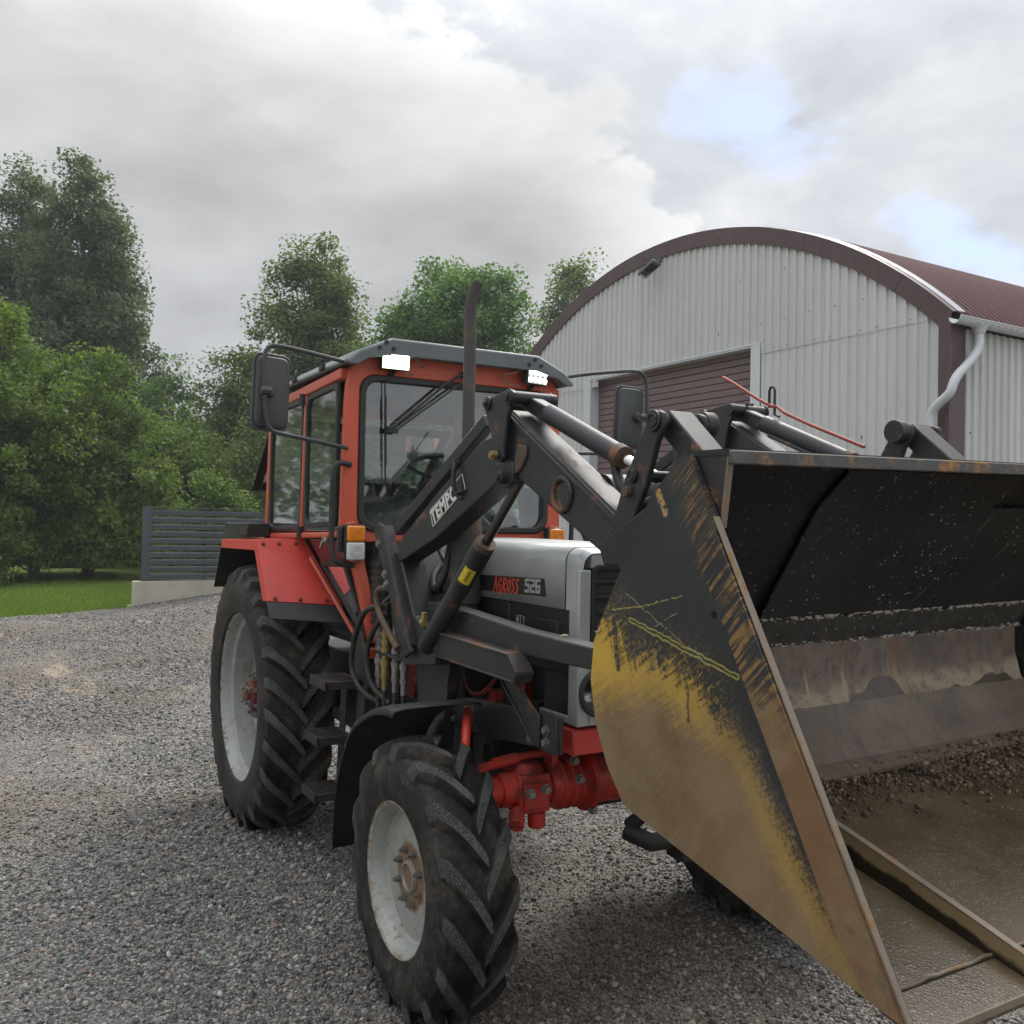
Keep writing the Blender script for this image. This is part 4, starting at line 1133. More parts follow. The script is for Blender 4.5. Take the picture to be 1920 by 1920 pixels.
    ya, yb = yr(s, .545, .553)
    mb = MB(); mb.prism([(2.16, 1.352), (2.814, 1.336), (2.868, 1.282), (2.85, 1.252), (2.16, 1.262)], ya, yb); mb.build('frame_channel', M['black'], T, bevel=.002)
    mb = MB()
    for a, b in (((2.16, 1.355), (2.814, 1.340)), ((2.814, 1.340), (2.872, 1.283)), ((2.872, 1.283), (2.852, 1.250)), ((2.852, 1.250), (2.16, 1.260))):
        mb.bar((a[0], s * .525, a[1]), (b[0], s * .525, b[1]), .075, .008, upv=(-(b[1] - a[1]), 0, b[0] - a[0]))
    mb.build('channel_rim', M['rimrust'], T, bevel=.002)
    mb = MB(); mb.prism([(2.541, 1.25), (2.62, 1.25), (2.853, 1.119), (2.856, 1.012), (2.819, 1.012)], *yr(s, .44, .452)); mb.bar((2.545, s * .435, 1.235), (2.83, s * .435, 1.015), .05, .010, upv=(.22, 0, .28)); mb.build('frame_stay', M['blackdusty'], T, bevel=.003)
    mb = MB(); mb.prism([(2.0, 1.05), (2.304, 1.087), (2.70, 1.115), (2.84, 1.10), (2.84, 1.0), (2.70, .985), (2.438, .957), (2.05, .93)], *yr(s, .40, .412)); mb.build('side_plate', M['blackdusty'], T, bevel=.003)
    mb = MB(); mb.box(2.835, 2.945, *yr(s, .425, .437), 1.0, 1.14); mb.box(2.93, 2.945, *yr(s, .405, .4245), 1.0, 1.13); mb.build('corner_bracket', M['blackdusty'], T, bevel=.003)
    for px, pz in ((2.077, 1.016), (2.079, .969), (2.885, 1.078), (2.885, 1.035), (2.745, 1.02)):
        yy = .437 if px > 2.8 else .412
        mb = MB(); mb.cyl((px, s * yy, pz), (px, s * (yy + .016), pz), .014, n=6); mb.cyl((px, s * yy, pz), (px, s * (yy + .004), pz), .019, n=14); mb.build('frame_bolt', M['steel'], T)
mb = MB(); mb.cyl((3.235, -.46, 1.905), (3.235, .46, 1.935), .062, n=24); mb.build('cross_tube', M['black'], T, sharp=40)
mb = MB(); mb.cyl((3.2, -.43, 1.38), (3.2, .43, 1.38), .04, n=20); mb.build('front_cross_tube', M['black'], T, sharp=40)
# level indicator rod and its guide on the left bucket cylinder
mb = MB(); mb.tube([(2.72, .50, 2.435), (2.78, .50, 2.405), (2.925, .50, 2.322), (3.0, .50, 2.285), (3.03, .50, 2.280), (3.07, .50, 2.252), (3.2, .50, 2.195), (3.45, .50, 2.095)], .0065, 8)
mb.build('level_indicator_rod', M['redrod'], T, sharp=60)
mb = MB(); mb.tube([(2.985, .505, 2.28), (2.985, .505, 2.345), (2.992, .505, 2.36), (3.008, .505, 2.36), (3.015, .505, 2.345), (3.015, .505, 2.25), (3.04, .505, 2.24)], .0055, 8)
mb.tube([(2.83, .49, 2.29), (2.87, .50, 2.305), (2.90, .50, 2.30)], .006, 6)
mb.build('rod_guide', M['hose'], T, sharp=60)
# ================================================================== BUCKET (part of the tractor)
BP = Vector((0, -1, 1.5))
bucket = empty('bucket', BP, T, rot=(R(1.1), 0, 0))
def kb_(mb, nm, m, **k): return mb.build(nm, m, bucket, off=-BP, **k)

def sdist(P, poly):
    """signed distance (positive inside) of points to a polygon"""
    P = np.asarray(P, float); A = np.asarray(poly, float); Bq = np.roll(A, -1, 0)
    d = np.full(len(P), 1e9); ins = np.zeros(len(P), bool)
    for a, b in zip(A, Bq):
        ab_ = b - a; t_1 = np.clip(((P - a) @ ab_) / (ab_ @ ab_), 0, 1)
        d = np.minimum(d, np.linalg.norm(P - (a + t_1[:, None] * ab_), axis=1))
        c1 = (a[1] > P[:, 1]) != (b[1] > P[:, 1])
        xi = a[0] + (P[:, 1] - a[1]) / (b[1] - a[1] + 1e-12) * ab_[0]
        ins ^= c1 & (P[:, 0] < xi)
    return np.where(ins, d, -d)

YEL = [(3.90, 1.60), (4.035, 1.594), (4.086, 1.521), (4.195, 1.519), (4.301, 1.498), (4.37, 1.45), (4.448, 1.394), (4.508, 1.316), (4.588, 1.216), (4.677, 1.131), (4.738, 1.081), (4.794, 1.0), (4.699, .95), (3.9, 1.05)]
BRN = [(3.90, 1.373), (4.06, 1.41), (4.135, 1.428), (4.205, 1.441), (4.319, 1.41), (4.421, 1.383), (4.476, 1.298), (4.529, 1.214), (4.634, 1.131), (4.718, 1.076), (4.794, 1.0), (4.699, .95), (3.9, 1.05)]
STREAK = [(4.307, 1.932), (4.376, 1.82), (4.455, 1.697), (4.51, 1.563), (4.548, 1.497), (4.45, 1.57), (4.342, 1.709), (4.25, 1.90)]
def side_mat(name):
    m, t = new_mat(name)
    o = t.obj()
    at = lambda n_: t.n('Attribute', dict(attribute_name=n_)).outputs['Fac']
    n1 = t.noise(o, 5, 8, .62); n2 = t.noise(o, 24, 8, .7); n3 = t.noise(o, 110, 4, .65)
    # scratches: noise stretched along a slanting direction in the plate
    def scratches(ang, sc, seed, lo, hi, stretch=26):
        rot = t.n('Mapping', None, Vector=t.vmath('ADD', o, (seed, 0, seed)), Rotation=(0, ang, 0)).outputs[0]
        v = t.vmath('MULTIPLY', rot, (1.0, 1.0, stretch))
        return t.step(t.noise(v, sc, 4, .65, .35), lo, hi)
    s1 = scratches(R(38), 8.0, 1.0, .60, .70); s2 = scratches(R(62), 4.0, 4.0, .68, .73, 40); s3 = scratches(R(18), 3.6, 8.0, .69, .73, 40); s4 = scratches(R(47), 11.0, 3.0, .50, .60, 30)
    black = t.mix(t.step(n1, .35, .75), (.013, .0145, .019), (.024, .026, .031))
    black = t.mix(t.math('MULTIPLY', t.step(n3, .60, .72), .25), black, (.16, .155, .14))
    light = t.math('MULTIPLY', t.math('MAXIMUM', s2, s3), t.step(n1, .45, .62))
    black = t.mix(t.math('MULTIPLY', light, .35), black, (.22, .21, .17))
    yel = t.mix(n2, (.44, .27, .032), (.60, .38, .05))
    yel = t.mix(t.math('MULTIPLY', s1, .45), yel, (.20, .10, .03))
    brn = t.mix(t.step(n1, .3, .7), (.165, .10, .046), (.25, .172, .092))
    brn = t.mix(t.math('MULTIPLY', t.step(n2, .5, .75), .5), brn, (.30, .235, .14))
    brn = t.mix(t.math('MULTIPLY', t.step(t.noise(o, 3.2, 5, .6), .56, .78), .6), brn, (.13, .055, .022))
    brn = t.mix(t.math('MULTIPLY', s4, .22), brn, (.26, .23, .18))
    n4 = t.noise(o, 260, 2, .6)
    xk = t.mixf(t.step(t.n('SeparateXYZ', None, Vector=o).outputs[0], 4.36, 4.46), 1.0, .30)
    def raw(ang, sc, seed, st):
        r_ = t.n('Mapping', None, Vector=t.vmath('ADD', o, (seed, 0, seed)), Rotation=(0, ang, 0)).outputs[0]
        return t.noise(t.vmath('MULTIPLY', r_, (1, 1, st)), sc, 6, .75, .2)
    rA = raw(R(32), 7.0, 2.0, 14); rB = raw(R(-70), 5.0, 6.0, 10)
    wob = t.math('ADD', t.math('MULTIPLY', t.math('MULTIPLY', t.math('SUBTRACT', rA, .5), xk), .22), t.math('ADD', t.math('MULTIPLY', t.math('MULTIPLY', t.math('SUBTRACT', rB, .5), xk), .16), t.math('MULTIPLY', t.math('SUBTRACT', t.math('MULTIPLY_ADD', n4, .6, n3), .8), .10)))
    # yellow primer shows where the top coat has scraped off
    fy = t.step(t.math('ADD', at('wear_yellow'), t.math('ADD', wob, t.math('MULTIPLY', t.math('SUBTRACT', s1, .4), .02))), -.045, .02)
    fringe = t.math('MULTIPLY', t.step(at('wear_yellow'), -.16, .03), t.step(t.math('MULTIPLY', t.n('SeparateXYZ', None, Vector=o).outputs[0], -1.0), -4.50, -4.36))
    fr2 = t.math('MULTIPLY', fringe, t.math('MAXIMUM', t.math('MULTIPLY', s1, t.step(n2, .40, .6)), t.math('MULTIPLY', s4, t.step(n3, .45, .6))))
    fy = t.math('MAXIMUM', fy, t.math('MULTIPLY', fr2, .9))
    streak = t.math('MULTIPLY', t.step(at('wear_streak'), -.03, .03), t.math('MAXIMUM', s4, t.math('MULTIPLY', s1, .8)))
    streak = t.math('MULTIPLY', streak, t.step(n2, .35, .55))
    c = t.mix(fy, black, yel)
    c = t.mix(streak, c, t.mix(n2, (.20, .10, .03), (.36, .22, .06)))
    fb = t.step(t.math('ADD', at('wear_brown'), t.math('MULTIPLY', wob, .8)), -.10, .03)
    c = t.mix(fb, c, brn)
    # two long gouges in the paint
    def seg(a, b, wd):
        a = Vector((a[0], 0, a[1])); b = Vector((b[0], 0, b[1])); d = (b - a)
        p = t.vmath('MULTIPLY', o, (1, 0, 1))
        p = t.vmath('ADD', p, t.vmath('MULTIPLY', t.vmath('SUBTRACT', t.n('TexNoise', None, Vector=o, Scale=45.0, Detail=4.0).outputs[1], (.5, .5, .5)), (.012, 0, .012)))
        rel = t.vmath('SUBTRACT', p, tuple(a))
        k = t.math('MULTIPLY', t.vmath('DOT_PRODUCT', rel, tuple(d), out=1), 1 / d.length_squared, clamp=True)
        pr = t.n('VectorMath', dict(operation='SCALE'), i0=tuple(d), Scale=k).outputs[0]
        dist = t.vmath('LENGTH', t.vmath('SUBTRACT', rel, pr), out=1)
        return dist
    for a, b, wd, cc in (((4.117, 1.606), (4.436, 1.534), .0055, (.36, .30, .055)), ((4.054, 1.622), (4.174, 1.640), .0013, (.38, .30, .08)), ((4.174, 1.640), (4.282, 1.668), .0012, (.34, .28, .10)),
                         ((4.10, 1.66), (4.36, 1.545), .0009, (.30, .27, .18)), ((4.20, 1.60), (4.27, 1.635), .0009, (.28, .26, .2)), ((4.211, 1.867), (4.232, 1.83), .009, (.42, .26, .09)), ((4.06, 1.60), (4.075, 1.50), .008, (.025, .026, .03)), ((4.30, 1.50), (4.302, 1.43), .004, (.06, .05, .03))):
        d = seg(a, b, wd)
        f1 = t.step(t.math('MULTIPLY', d, -1.0), -wd * 1.25, -wd * .75)
        if wd == .0055:
            core = t.step(t.math('MULTIPLY', d, -1.0), -wd * .6, -wd * .35)
            c = t.mix(f1, c, cc); c = t.mix(core, c, (.03, .03, .03))
        else: c = t.mix(t.math('MULTIPLY', f1, t.step(n3, .40, .52)), c, cc)
    ro = t.mixf(fb, .45, .55)
    t.bsdf(Base_Color=c, Roughness=ro, Metallic=t.math('MULTIPLY', fb, .25), Normal=t.bump(t.math('MULTIPLY_ADD', n3, .4, n2), .10, .006))
    return m
M['sideplate'] = side_mat('scraped bucket side')
def gridded(poly, y0, y1, name, mat, step=.022):
    bm = bmesh.new()
    va = [bm.verts.new((x, y0, z)) for x, z in poly]
    bm.faces.new(va)
    xs = [p[0] for p in poly]; zs = [p[1] for p in poly]
    for ax, lo, hi in ((0, min(xs), max(xs)), (2, min(zs), max(zs))):
        v = lo + step
        while v < hi:
            co = [0, 0, 0]; no = [0, 0, 0]; co[ax] = v; no[ax] = 1
            bmesh.ops.bisect_plane(bm, geom=bm.verts[:] + bm.edges[:] + bm.faces[:], plane_co=co, plane_no=no)
            v += step
    ex = bmesh.ops.extrude_face_region(bm, geom=bm.faces[:])
    for v in ex['geom']:
        if isinstance(v, bmesh.types.BMVert): v.co.y = y1
    bmesh.ops.recalc_face_normals(bm, faces=bm.faces)
    me = bpy.data.meshes.new(name); bm.to_mesh(me); bm.free()
    co = np.array([v.co[:] for v in me.vertices])[:, [0, 2]]
    for nm, pl in (('wear_yellow', YEL), ('wear_brown', BRN), ('wear_streak', STREAK)):
        a = me.attributes.new(nm, 'FLOAT', 'POINT'); a.data.foreach_set('value', sdist(co, pl).astype(np.float32))
    me.materials.append(mat)
    o = bpy.data.objects.new(name, me); o.location = -BP
    return link(o, bucket)
SIDE = [(4.307, 1.937), (4.283, 1.938), (4.186, 1.863), (4.044, 1.647), (3.985, 1.548), (3.972, 1.46), (3.99, 1.37), (4.034, 1.285), (4.094, 1.214), (4.784, 1.072), (4.790, 1.083), (4.376, 1.82)]
gridded(SIDE, -1.0, -.988, 'side_plate', M['sideplate'])
gridded(SIDE, .988, 1.0, 'side_plate', M['sideplate'])
M['edge2'] = paint('worn plate edge', (.20, .16, .12), .5, damt=.3, metal=.3, rust=.8, rcol=(.17, .09, .035), var=.25)
M['bandrust'] = paint('rusty reinforcing strip', (.125, .075, .038), .6, damt=.3, dust=(.2, .16, .1), rust=.75, rcol=(.14, .055, .02), var=.3, bump=.12)
m, t = new_mat('half worn reinforcing strip')
o_ = t.obj(); n1 = t.noise(o_, 6, 8, .65); n2 = t.noise(t.vmath('MULTIPLY', t.n('Mapping', None, Vector=o_, Rotation=(0, R(45), 0)).outputs[0], (1, 1, 24)), 4, 4, .6, .3); n3 = t.noise(o_, 30, 8, .7)
zz_ = t.n('SeparateXYZ', None, Vector=o_).outputs[2]
wornf = t.step(t.math('ADD', t.math('MULTIPLY', zz_, -1.0), t.math('MULTIPLY', t.math('SUBTRACT', n3, .5), .25)), -1.56, -1.44)
blk = t.mix(t.math('MULTIPLY', t.step(n2, .46, .56), t.step(n3, .36, .55)), (.022, .023, .027), t.mix(n3, (.18, .085, .03), (.33, .20, .06)))
brn = t.mix(t.step(n1, .35, .7), (.19, .095, .042), (.24, .175, .10))
brn = t.mix(t.step(n3, .5, .75), brn, (.11, .085, .055))
grn = t.math('MULTIPLY', t.step(t.math('ABSOLUTE', t.math('SUBTRACT', zz_, 1.46)), .0, .09), -1.0)
brn = t.mix(t.math('MULTIPLY', t.step(n3, .45, .7), t.math('MULTIPLY_ADD', grn, .5, .5, clamp=True)), brn, (.28, .20, .03))
t.bsdf(Base_Color=t.mix(wornf, blk, brn), Roughness=.55, Normal=t.bump(n3, .12, .008), Metallic=.15)
M['band'] = m
for s in (-1, 1):
    ya, yb = sorted((s * 1.0005, s * 1.009))
    mb = MB(); mb.prism([(4.349, 1.722), (4.386, 1.798), (4.788, 1.080), (4.755, 1.084), (4.72, 1.092), (4.644, 1.198), (4.561, 1.350)], ya, yb); kb_(mb, 'reinforcing_strip', M['band'], bevel=.002)
    ya, yb = sorted((s * .987, s * 1.0095))
    mb = MB(); mb.bar((4.378, s * .998, 1.821), (4.791, s * .998, 1.082), .0145, .005, upv=(.87, 0, .48)); kb_(mb, 'front_edge', M['edge2'], bevel=.0015)
    ya, yb = sorted((s * .972, s * .984))
    mb = MB(); mb.prism([(4.27, 1.937), (4.392, 1.937), (4.372, 1.80), (4.2, 1.80)], ya, yb); kb_(mb, 'corner_gusset', M['sideplate'] if False else M['blackdusty'], bevel=.002)
    mb = MB(); mb.bar((4.395, s * .978, 1.93), (4.374, s * .978, 1.80), .014, .004, upv=(1, 0, .1)); kb_(mb, 'gusset_edge', M['edge2'])

def inside_mat(name, kind):
    m, t = new_mat(name)
    o = t.obj()
    n1 = t.noise(o, 4, 8, .62); n2 = t.noise(o, 22, 8, .68); n3 = t.noise(o, 120, 3, .6)
    vo = t.n('TexVoronoi', dict(feature='F1'), Vector=t.vmath('MULTIPLY', o, (1, 1, .75)), Scale=125.0)
    rnd = t.n('SeparateColor', None, Color=vo.outputs['Color']).outputs[0]
    rad = t.math('MULTIPLY', t.math('POWER', rnd, 8.0), .46)
    fl = t.step(t.math('SUBTRACT', rad, vo.outputs['Distance']), .0, .06)
    rot = t.n('Mapping', None, Vector=o, Rotation=(R(35), 0, 0)).outputs[0]
    scr = t.step(t.noise(t.vmath('MULTIPLY', rot, (1, 30, 1.2)), 2.6, 3, .6, .2), .66, .74)
    if kind == 'speckled':
        c = t.mix(t.step(n1, .3, .8), (.015, .0155, .0165), (.034, .034, .035))
        c = t.mix(t.math('MULTIPLY', scr, .5), c, (.30, .29, .25))
        c = t.mix(t.math('MULTIPLY', t.step(n3, .60, .75), .5), c, (.16, .15, .14))
        c = t.mix(t.math('MULTIPLY', t.math('MULTIPLY', fl, t.step(t.noise(o, 6, 4, .6), .38, .56)), .95), c, (.52, .50, .46))
        c = t.mix(t.math('MULTIPLY', t.step(n2, .68, .8), .4), c, (.14, .07, .03))
        ro = .38
    elif kind == 'dark':
        c = t.mix(t.step(n1, .3, .8), (.007, .008, .010), (.016, .017, .02))
        c = t.mix(t.math('MULTIPLY', scr, .12), c, (.30, .28, .22))
        c = t.mix(t.math('MULTIPLY', fl, .35), c, (.4, .39, .36))
        ro = .36
    elif kind == 'grime':
        c = t.mix(t.step(n2, .35, .7), (.018, .016, .014), (.055, .047, .038))
        c = t.mix(t.math('MULTIPLY', fl, .5), c, (.40, .37, .32))
        c = t.mix(t.math('MULTIPLY', t.step(n2, .62, .76), .5), c, (.15, .085, .035))
        ro = .6
    elif kind == 'rustsheet':
        y_ = t.n('SeparateXYZ', None, Vector=o).outputs[2]
        vert = t.noise(t.vmath('MULTIPLY', o, (1, 9, .8)), 3.0, 6, .65)
        c = t.mix(t.step(n1, .3, .7), (.10, .074, .062), (.20, .155, .125))
        c = t.mix(t.math('MULTIPLY', t.step(vert, .50, .66), .75), c, (.19, .085, .045))
        c = t.mix(t.math('MULTIPLY', t.step(t.noise(t.vmath('MULTIPLY', o, (1, 1, .6)), 38, 6, .75), .48, .66), .6), c, (.055, .048, .05))
        c = t.mix(t.math('MULTIPLY', t.step(t.noise(t.vmath('MULTIPLY', o, (1, 7, 1)), 4.2, 5, .6), .56, .68), t.step(t.math('MULTIPLY', y_, -1.0), -1.46, -1.39)), c, (.36, .29, .175))
        pale = t.step(t.math('ADD', t.math('MULTIPLY', y_, -1.0), t.math('MULTIPLY', t.math('SUBTRACT', t.noise(t.vmath('MULTIPLY', o, (1, 1.3, .2)), 5, 4, .6), .5), .10)), -1.408, -1.368)
        c = t.mix(t.math('MULTIPLY', pale, t.math('MULTIPLY', t.step(n2, .36, .56), .8)), c, (.36, .30, .20))
        c = t.mix(t.math('MULTIPLY', t.step(n3, .62, .75), .5), c, (.05, .042, .038))
        # damp arcs left along the lower seam
        wet = t.step(t.math('ADD', t.math('MULTIPLY', y_, -1.0), t.math('ADD', t.math('MULTIPLY', t.math('SUBTRACT', t.noise(t.vmath('MULTIPLY', o, (0, 1, 0)), 4.2, 2, .45), .5), .36), t.math('MULTIPLY', t.math('SUBTRACT', n2, .5), .025))), -1.342, -1.336)
        c = t.mix(t.math('MULTIPLY', wet, .85), c, (.035, .023, .017))
        ro = t.mixf(wet, .62, .3)
    elif kind == 'lowsheet':
        vert = t.noise(t.vmath('MULTIPLY', t.n('Mapping', None, Vector=o, Rotation=(R(25), 0, 0)).outputs[0], (1, 10, 1)), 2.8, 6, .65)
        c = t.mix(t.step(n1, .3, .75), (.10, .075, .058), (.20, .152, .112))
        c = t.mix(t.math('MULTIPLY', t.step(vert, .50, .66), .5), c, (.085, .070, .075))
        c = t.mix(t.math('MULTIPLY', t.step(vert, .30, .45), .0), c, (.17, .09, .04))
        c = t.mix(t.math('MULTIPLY', t.step(n2, .52, .70), .55), c, (.17, .095, .045))
        c = t.mix(t.math('MULTIPLY', t.step(n2, .50, .30), .5), c, (.07, .055, .05))
        c = t.mix(t.math('MULTIPLY', t.step(n3, .55, .75), .5), c, (.05, .04, .035))
        ro = .52
    else:
        lon = t.noise(t.vmath('MULTIPLY', o, (1, 6, 1)), 2.2, 6, .65)
        c = t.mix(t.step(n1, .3, .7), (.046, .031, .016), (.085, .060, .032))
        c = t.mix(t.math('MULTIPLY', t.step(lon, .48, .66), .5), c, (.095, .062, .024))
        v2 = t.n('TexVoronoi', dict(feature='F1'), Vector=o, Scale=210.0)
        r2 = t.n('SeparateColor', None, Color=v2.outputs['Color']).outputs[0]
        f2 = t.math('MULTIPLY', t.step(r2, .62, .8), t.step(t.math('MULTIPLY', v2.outputs['Distance'], -1.0), -.5, -.25))
        c = t.mix(t.math('MULTIPLY', f2, t.step(n2, .35, .65)), c, (.24, .20, .165))
        c = t.mix(t.math('MULTIPLY', t.step(n2, .6, .75), .4), c, (.03, .024, .02))
        ro = t.mixf(t.step(n1, .4, .7), .34, .6)
        t.bsdf(Base_Color=c, Roughness=ro, Normal=t.bump(t.math('MULTIPLY_ADD', v2.outputs['Distance'], .5, n2), .25, .006))
        return m
    t.bsdf(Base_Color=c, Roughness=ro, Normal=t.bump(t.math('MULTIPLY_ADD', n3, .5, n2), .12, .006))
    return m
MI = {k: inside_mat('bucket inside ' + k, k) for k in ('speckled', 'dark', 'grime', 'rustsheet', 'lowsheet', 'floor')}
# shell
mb = MB(); mb.strip([(4.395, 1.934), (4.285, 1.936), (4.172, 1.838)], -.012, -.986, .986); kb_(mb, 'top_plate', MI['dark'], sharp=20)
mb = MB(); mb.box(4.389, 4.405, -.984, .984, 1.917, 1.943); kb_(mb, 'lip_bar', paint('scuffed lip bar', (.05, .05, .052), .45, damt=.45, dust=(.20, .18, .15), rust=1.0, rcol=(.24, .12, .035), bump=.15), bevel=.003, seg=2)
mb = MB(); mb.strip([(4.185, 1.850), (4.05, 1.660), (3.985, 1.566)], -.012, -.986, .986); kb_(mb, 'back_plate', MI['dark'], sharp=20)
mb = MB(); mb.strip([(3.997, 1.573), (3.978, 1.50), (3.983, 1.40), (4.02, 1.30), (4.10, 1.212)], -.012, -.986, .986); kb_(mb, 'lower_back_plate', MI['dark'], sharp=20)
def fl(x): return 1.214 - .203 * (x - 4.10)
mb = MB(); mb.strip([(4.10, fl(4.10)), (4.72, fl(4.72))], -.012, -.986, .986); kb_(mb, 'floor_plate', MI['floor'], sharp=20)
mb = MB(); mb.strip([(4.728, fl(4.728) + .001), (4.812, fl(4.812) + .001)], -.020, -.986, .986); kb_(mb, 'cutting_edge', MI['floor'], bevel=.003)
mb = MB(); mb.bar((4.812, -.985, fl(4.812) - .0), (4.812, .985, fl(4.812) - .0), .004, .012); kb_(mb, 'cutting_edge_rim', M['edge2'])
mb = MB()
pts = [(4.724 + random.gauss(0, .0015), -.985 + i * .02, fl(4.724) + .002 + random.gauss(0, .0008)) for i in range(99)]
mb.tube(pts, .0032, 6); kb_(mb, 'weld_bead', M['edge2'], sharp=60)
# overlays on the back wall
nx, nz = -.80, .60
def lay(p, k): return p
mb = MB(); mb.strip([(4.283, 1.927), (4.190, 1.845), (4.057, 1.655), (4.003, 1.572)], .006, -.53, .10); kb_(mb, 'wear_plate', MI['speckled'], sharp=20)
mb = MB(); mb.strip([(4.190, 1.845), (4.057, 1.655), (4.003, 1.572)], .006, .102, .70); kb_(mb, 'wear_plate', MI['speckled'], sharp=20)
mb = MB(); mb.strip([(4.001, 1.566), (3.985, 1.502)], .008, -.984, .55); kb_(mb, 'wear_plate', MI['grime'], sharp=20)
mb = MB(); mb.strip([(3.985, 1.498), (3.986, 1.42), (4.003, 1.352), (4.012, 1.335)], .007, -.984, .52); kb_(mb, 'wear_plate', MI['rustsheet'], sharp=20)
mb = MB(); mb.strip([(4.008, 1.338), (4.022, 1.310), (4.06, 1.262), (4.112, 1.222), (4.17, 1.206)], .010, -.984, .53); kb_(mb, 'wear_plate', MI['lowsheet'], sharp=20)
MORT = paint('dried mortar', (.40, .37, .32), .9, damt=.3)
mb = MB(); mb.prism([(4.0, 1.52), (4.035, 1.50), (4.03, 1.36), (4.07, 1.29), (4.16, 1.22), (4.10, 1.21), (4.0, 1.32)], .545, .57); kb_(mb, 'inner_rib', MI['grime'], bevel=.003)
# longitudinal wear bar on the floor
mb = MB()
xs = [4.14, 4.25, 4.384, 4.50, 4.605, 4.70, 4.785]; hs = [.062, .063, .060, .054, .048, .042, .036]
mb.prism([(x, fl(x) + h) for x, h in zip(xs, hs)] + [(x, fl(x) - .003) for x in xs[::-1]], -.706, -.692)
m, t = new_mat('muddy wear bar')
o_ = t.obj(); n2 = t.noise(o_, 18, 8, .68); sp = t.n('SeparateXYZ', None, Vector=o_)
h_ = t.math('SUBTRACT', sp.outputs[2], t.math('MULTIPLY_ADD', sp.outputs[0], -.203, 1.214 + .203 * 4.10))
pal = t.step(t.math('ADD', t.math('ADD', h_, t.math('MULTIPLY', t.math('SUBTRACT', sp.outputs[0], 4.5), .06)), t.math('MULTIPLY', t.math('SUBTRACT', n2, .5), .035)), .024, .034)
t.bsdf(Base_Color=t.mix(pal, (.020, .016, .011), t.mix(n2, (.20, .135, .062), (.30, .225, .115))), Roughness=t.mixf(pal, .35, .7), Normal=t.bump(n2, .15, .006))
kb_(mb, 'floor_bar', m, bevel=.002)
mb = MB()
for a, b in zip(range(6), range(1, 7)): mb.bar((xs[a], -.699, fl(xs[a]) + hs[a]), (xs[b], -.699, fl(xs[b]) + hs[b]), .0145, .004)
kb_(mb, 'bar_edge', M['edge2'])
# bolts on the outside of the near plate
mb = MB(); mb.cyl((4.375, -.998, 1.70 - .06), (4.375, -1.0012, 1.70 - .06), .007, n=12); kb_(mb, 'plate_hole', simple('dark hole', (.004, .004, .004), .9))
# coupling frame behind the bucket
for s in (-1, 1):
    for dy in (.44, .57):
        mb = MB(); mb.prism([(3.425, 1.735), (3.47, 1.76), (3.66, 1.85), (4.10, 1.76), (4.02, 1.62), (3.96, 1.40), (3.78, 1.45), (3.52, 1.68), (3.45, 1.68)], *yr(s, dy + .012, dy + .032)); kb_(mb, 'coupling_ear', M['black'], bevel=.004)
    mb = MB(); mb.prism([(3.98, 1.80), (4.06, 1.83), (4.22, 1.90), (4.17, 1.86), (4.04, 1.66), (3.96, 1.70)], *yr(s, .455, .475)); mb.prism([(3.98, 1.80), (4.06, 1.83), (4.22, 1.90), (4.17, 1.86), (4.04, 1.66), (3.96, 1.70)], *yr(s, .54, .56)); kb_(mb, 'bucket_ear', M['black'], bevel=.004)
mb = MB(); mb.bar((3.72, -.60, 1.60), (3.72, .60, 1.60), .08, .08); kb_(mb, 'coupling_bar', M['black'], bevel=.006)
# soil lying along the back of the bucket floor
def ico(sub=1):
    bm = bmesh.new(); bmesh.ops.create_icosphere(bm, subdivisions=sub, radius=1)
    v = np.array([x.co[:] for x in bm.verts]); f = np.array([[q_.index for q_ in x.verts] for x in bm.faces]); bm.free(); return v, f
ICO_V, ICO_F = ico(1)
def crumbs(pos, rad, seed):
    g = np.random.default_rng(seed); n = len(pos)
    V = ICO_V[None] * (1 + g.uniform(-.28, .28, (n, len(ICO_V), 1)))
    sc = rad[:, None, None] * g.uniform(.6, 1.3, (n, 1, 3))
    V = V * sc + pos[:, None, :]
    F = ICO_F[None] + (np.arange(n) * len(ICO_V))[:, None, None]
    return V.reshape(-1, 3), F.reshape(-1, 3), np.repeat(g.uniform(0, 1, n), len(ICO_V))
# dried mortar splashes along the two upper seams
g = np.random.default_rng(9)
n = 900
yb = np.concatenate([g.normal(c_, w_, 60) for c_, w_ in ((-.80, .05), (-.62, .03), (-.42, .05), (-.30, .03), (-.12, .08), (.05, .05), (.22, .10), (.38, .04), (.46, .05), (-.55, .2), (.1, .3), (.5, .05), (-.7, .15), (.3, .1), (-.2, .2))])
n = len(yb); up_ = g.uniform(0, 1, n) < .72
xb = np.where(up_, 4.0085, 3.993); zb = np.where(up_, 1.570, 1.499) + g.normal(0, .0035, n)
rb_ = g.gamma(2.0, .0014, n).clip(.0008, .006)
V, F, tn = crumbs(np.stack([xb, yb, zb], 1), rb_, 4)
ctr = np.repeat(np.stack([xb, yb, zb], 1), len(ICO_V), 0); V = ctr + (V - ctr) * np.array([.4, 2.0, .8])
ok_ = (V[:, 1] < .68)
np_mesh('mortar_splash', V - np.array(BP), F, MORT, parent=bucket, attrs={'tone': ('POINT', tn)}, kind='stuff')
g = np.random.default_rng(3)
n = 15000
y = g.uniform(-.97, .9, n); kx = np.clip((y + .97) / 1.5, 0, 1)
x = 4.15 + np.abs(g.normal(0, 1, n)) * (.03 + .085 * kx) - .02 * kx
lump = .5 + .5 * np.sin(y * 9) * np.sin(y * 23 + 1)
keep = g.uniform(0, 1, n) < (.25 + .75 * lump) * (.45 + .55 * kx)
x, y = x[keep], y[keep]; n = len(x)
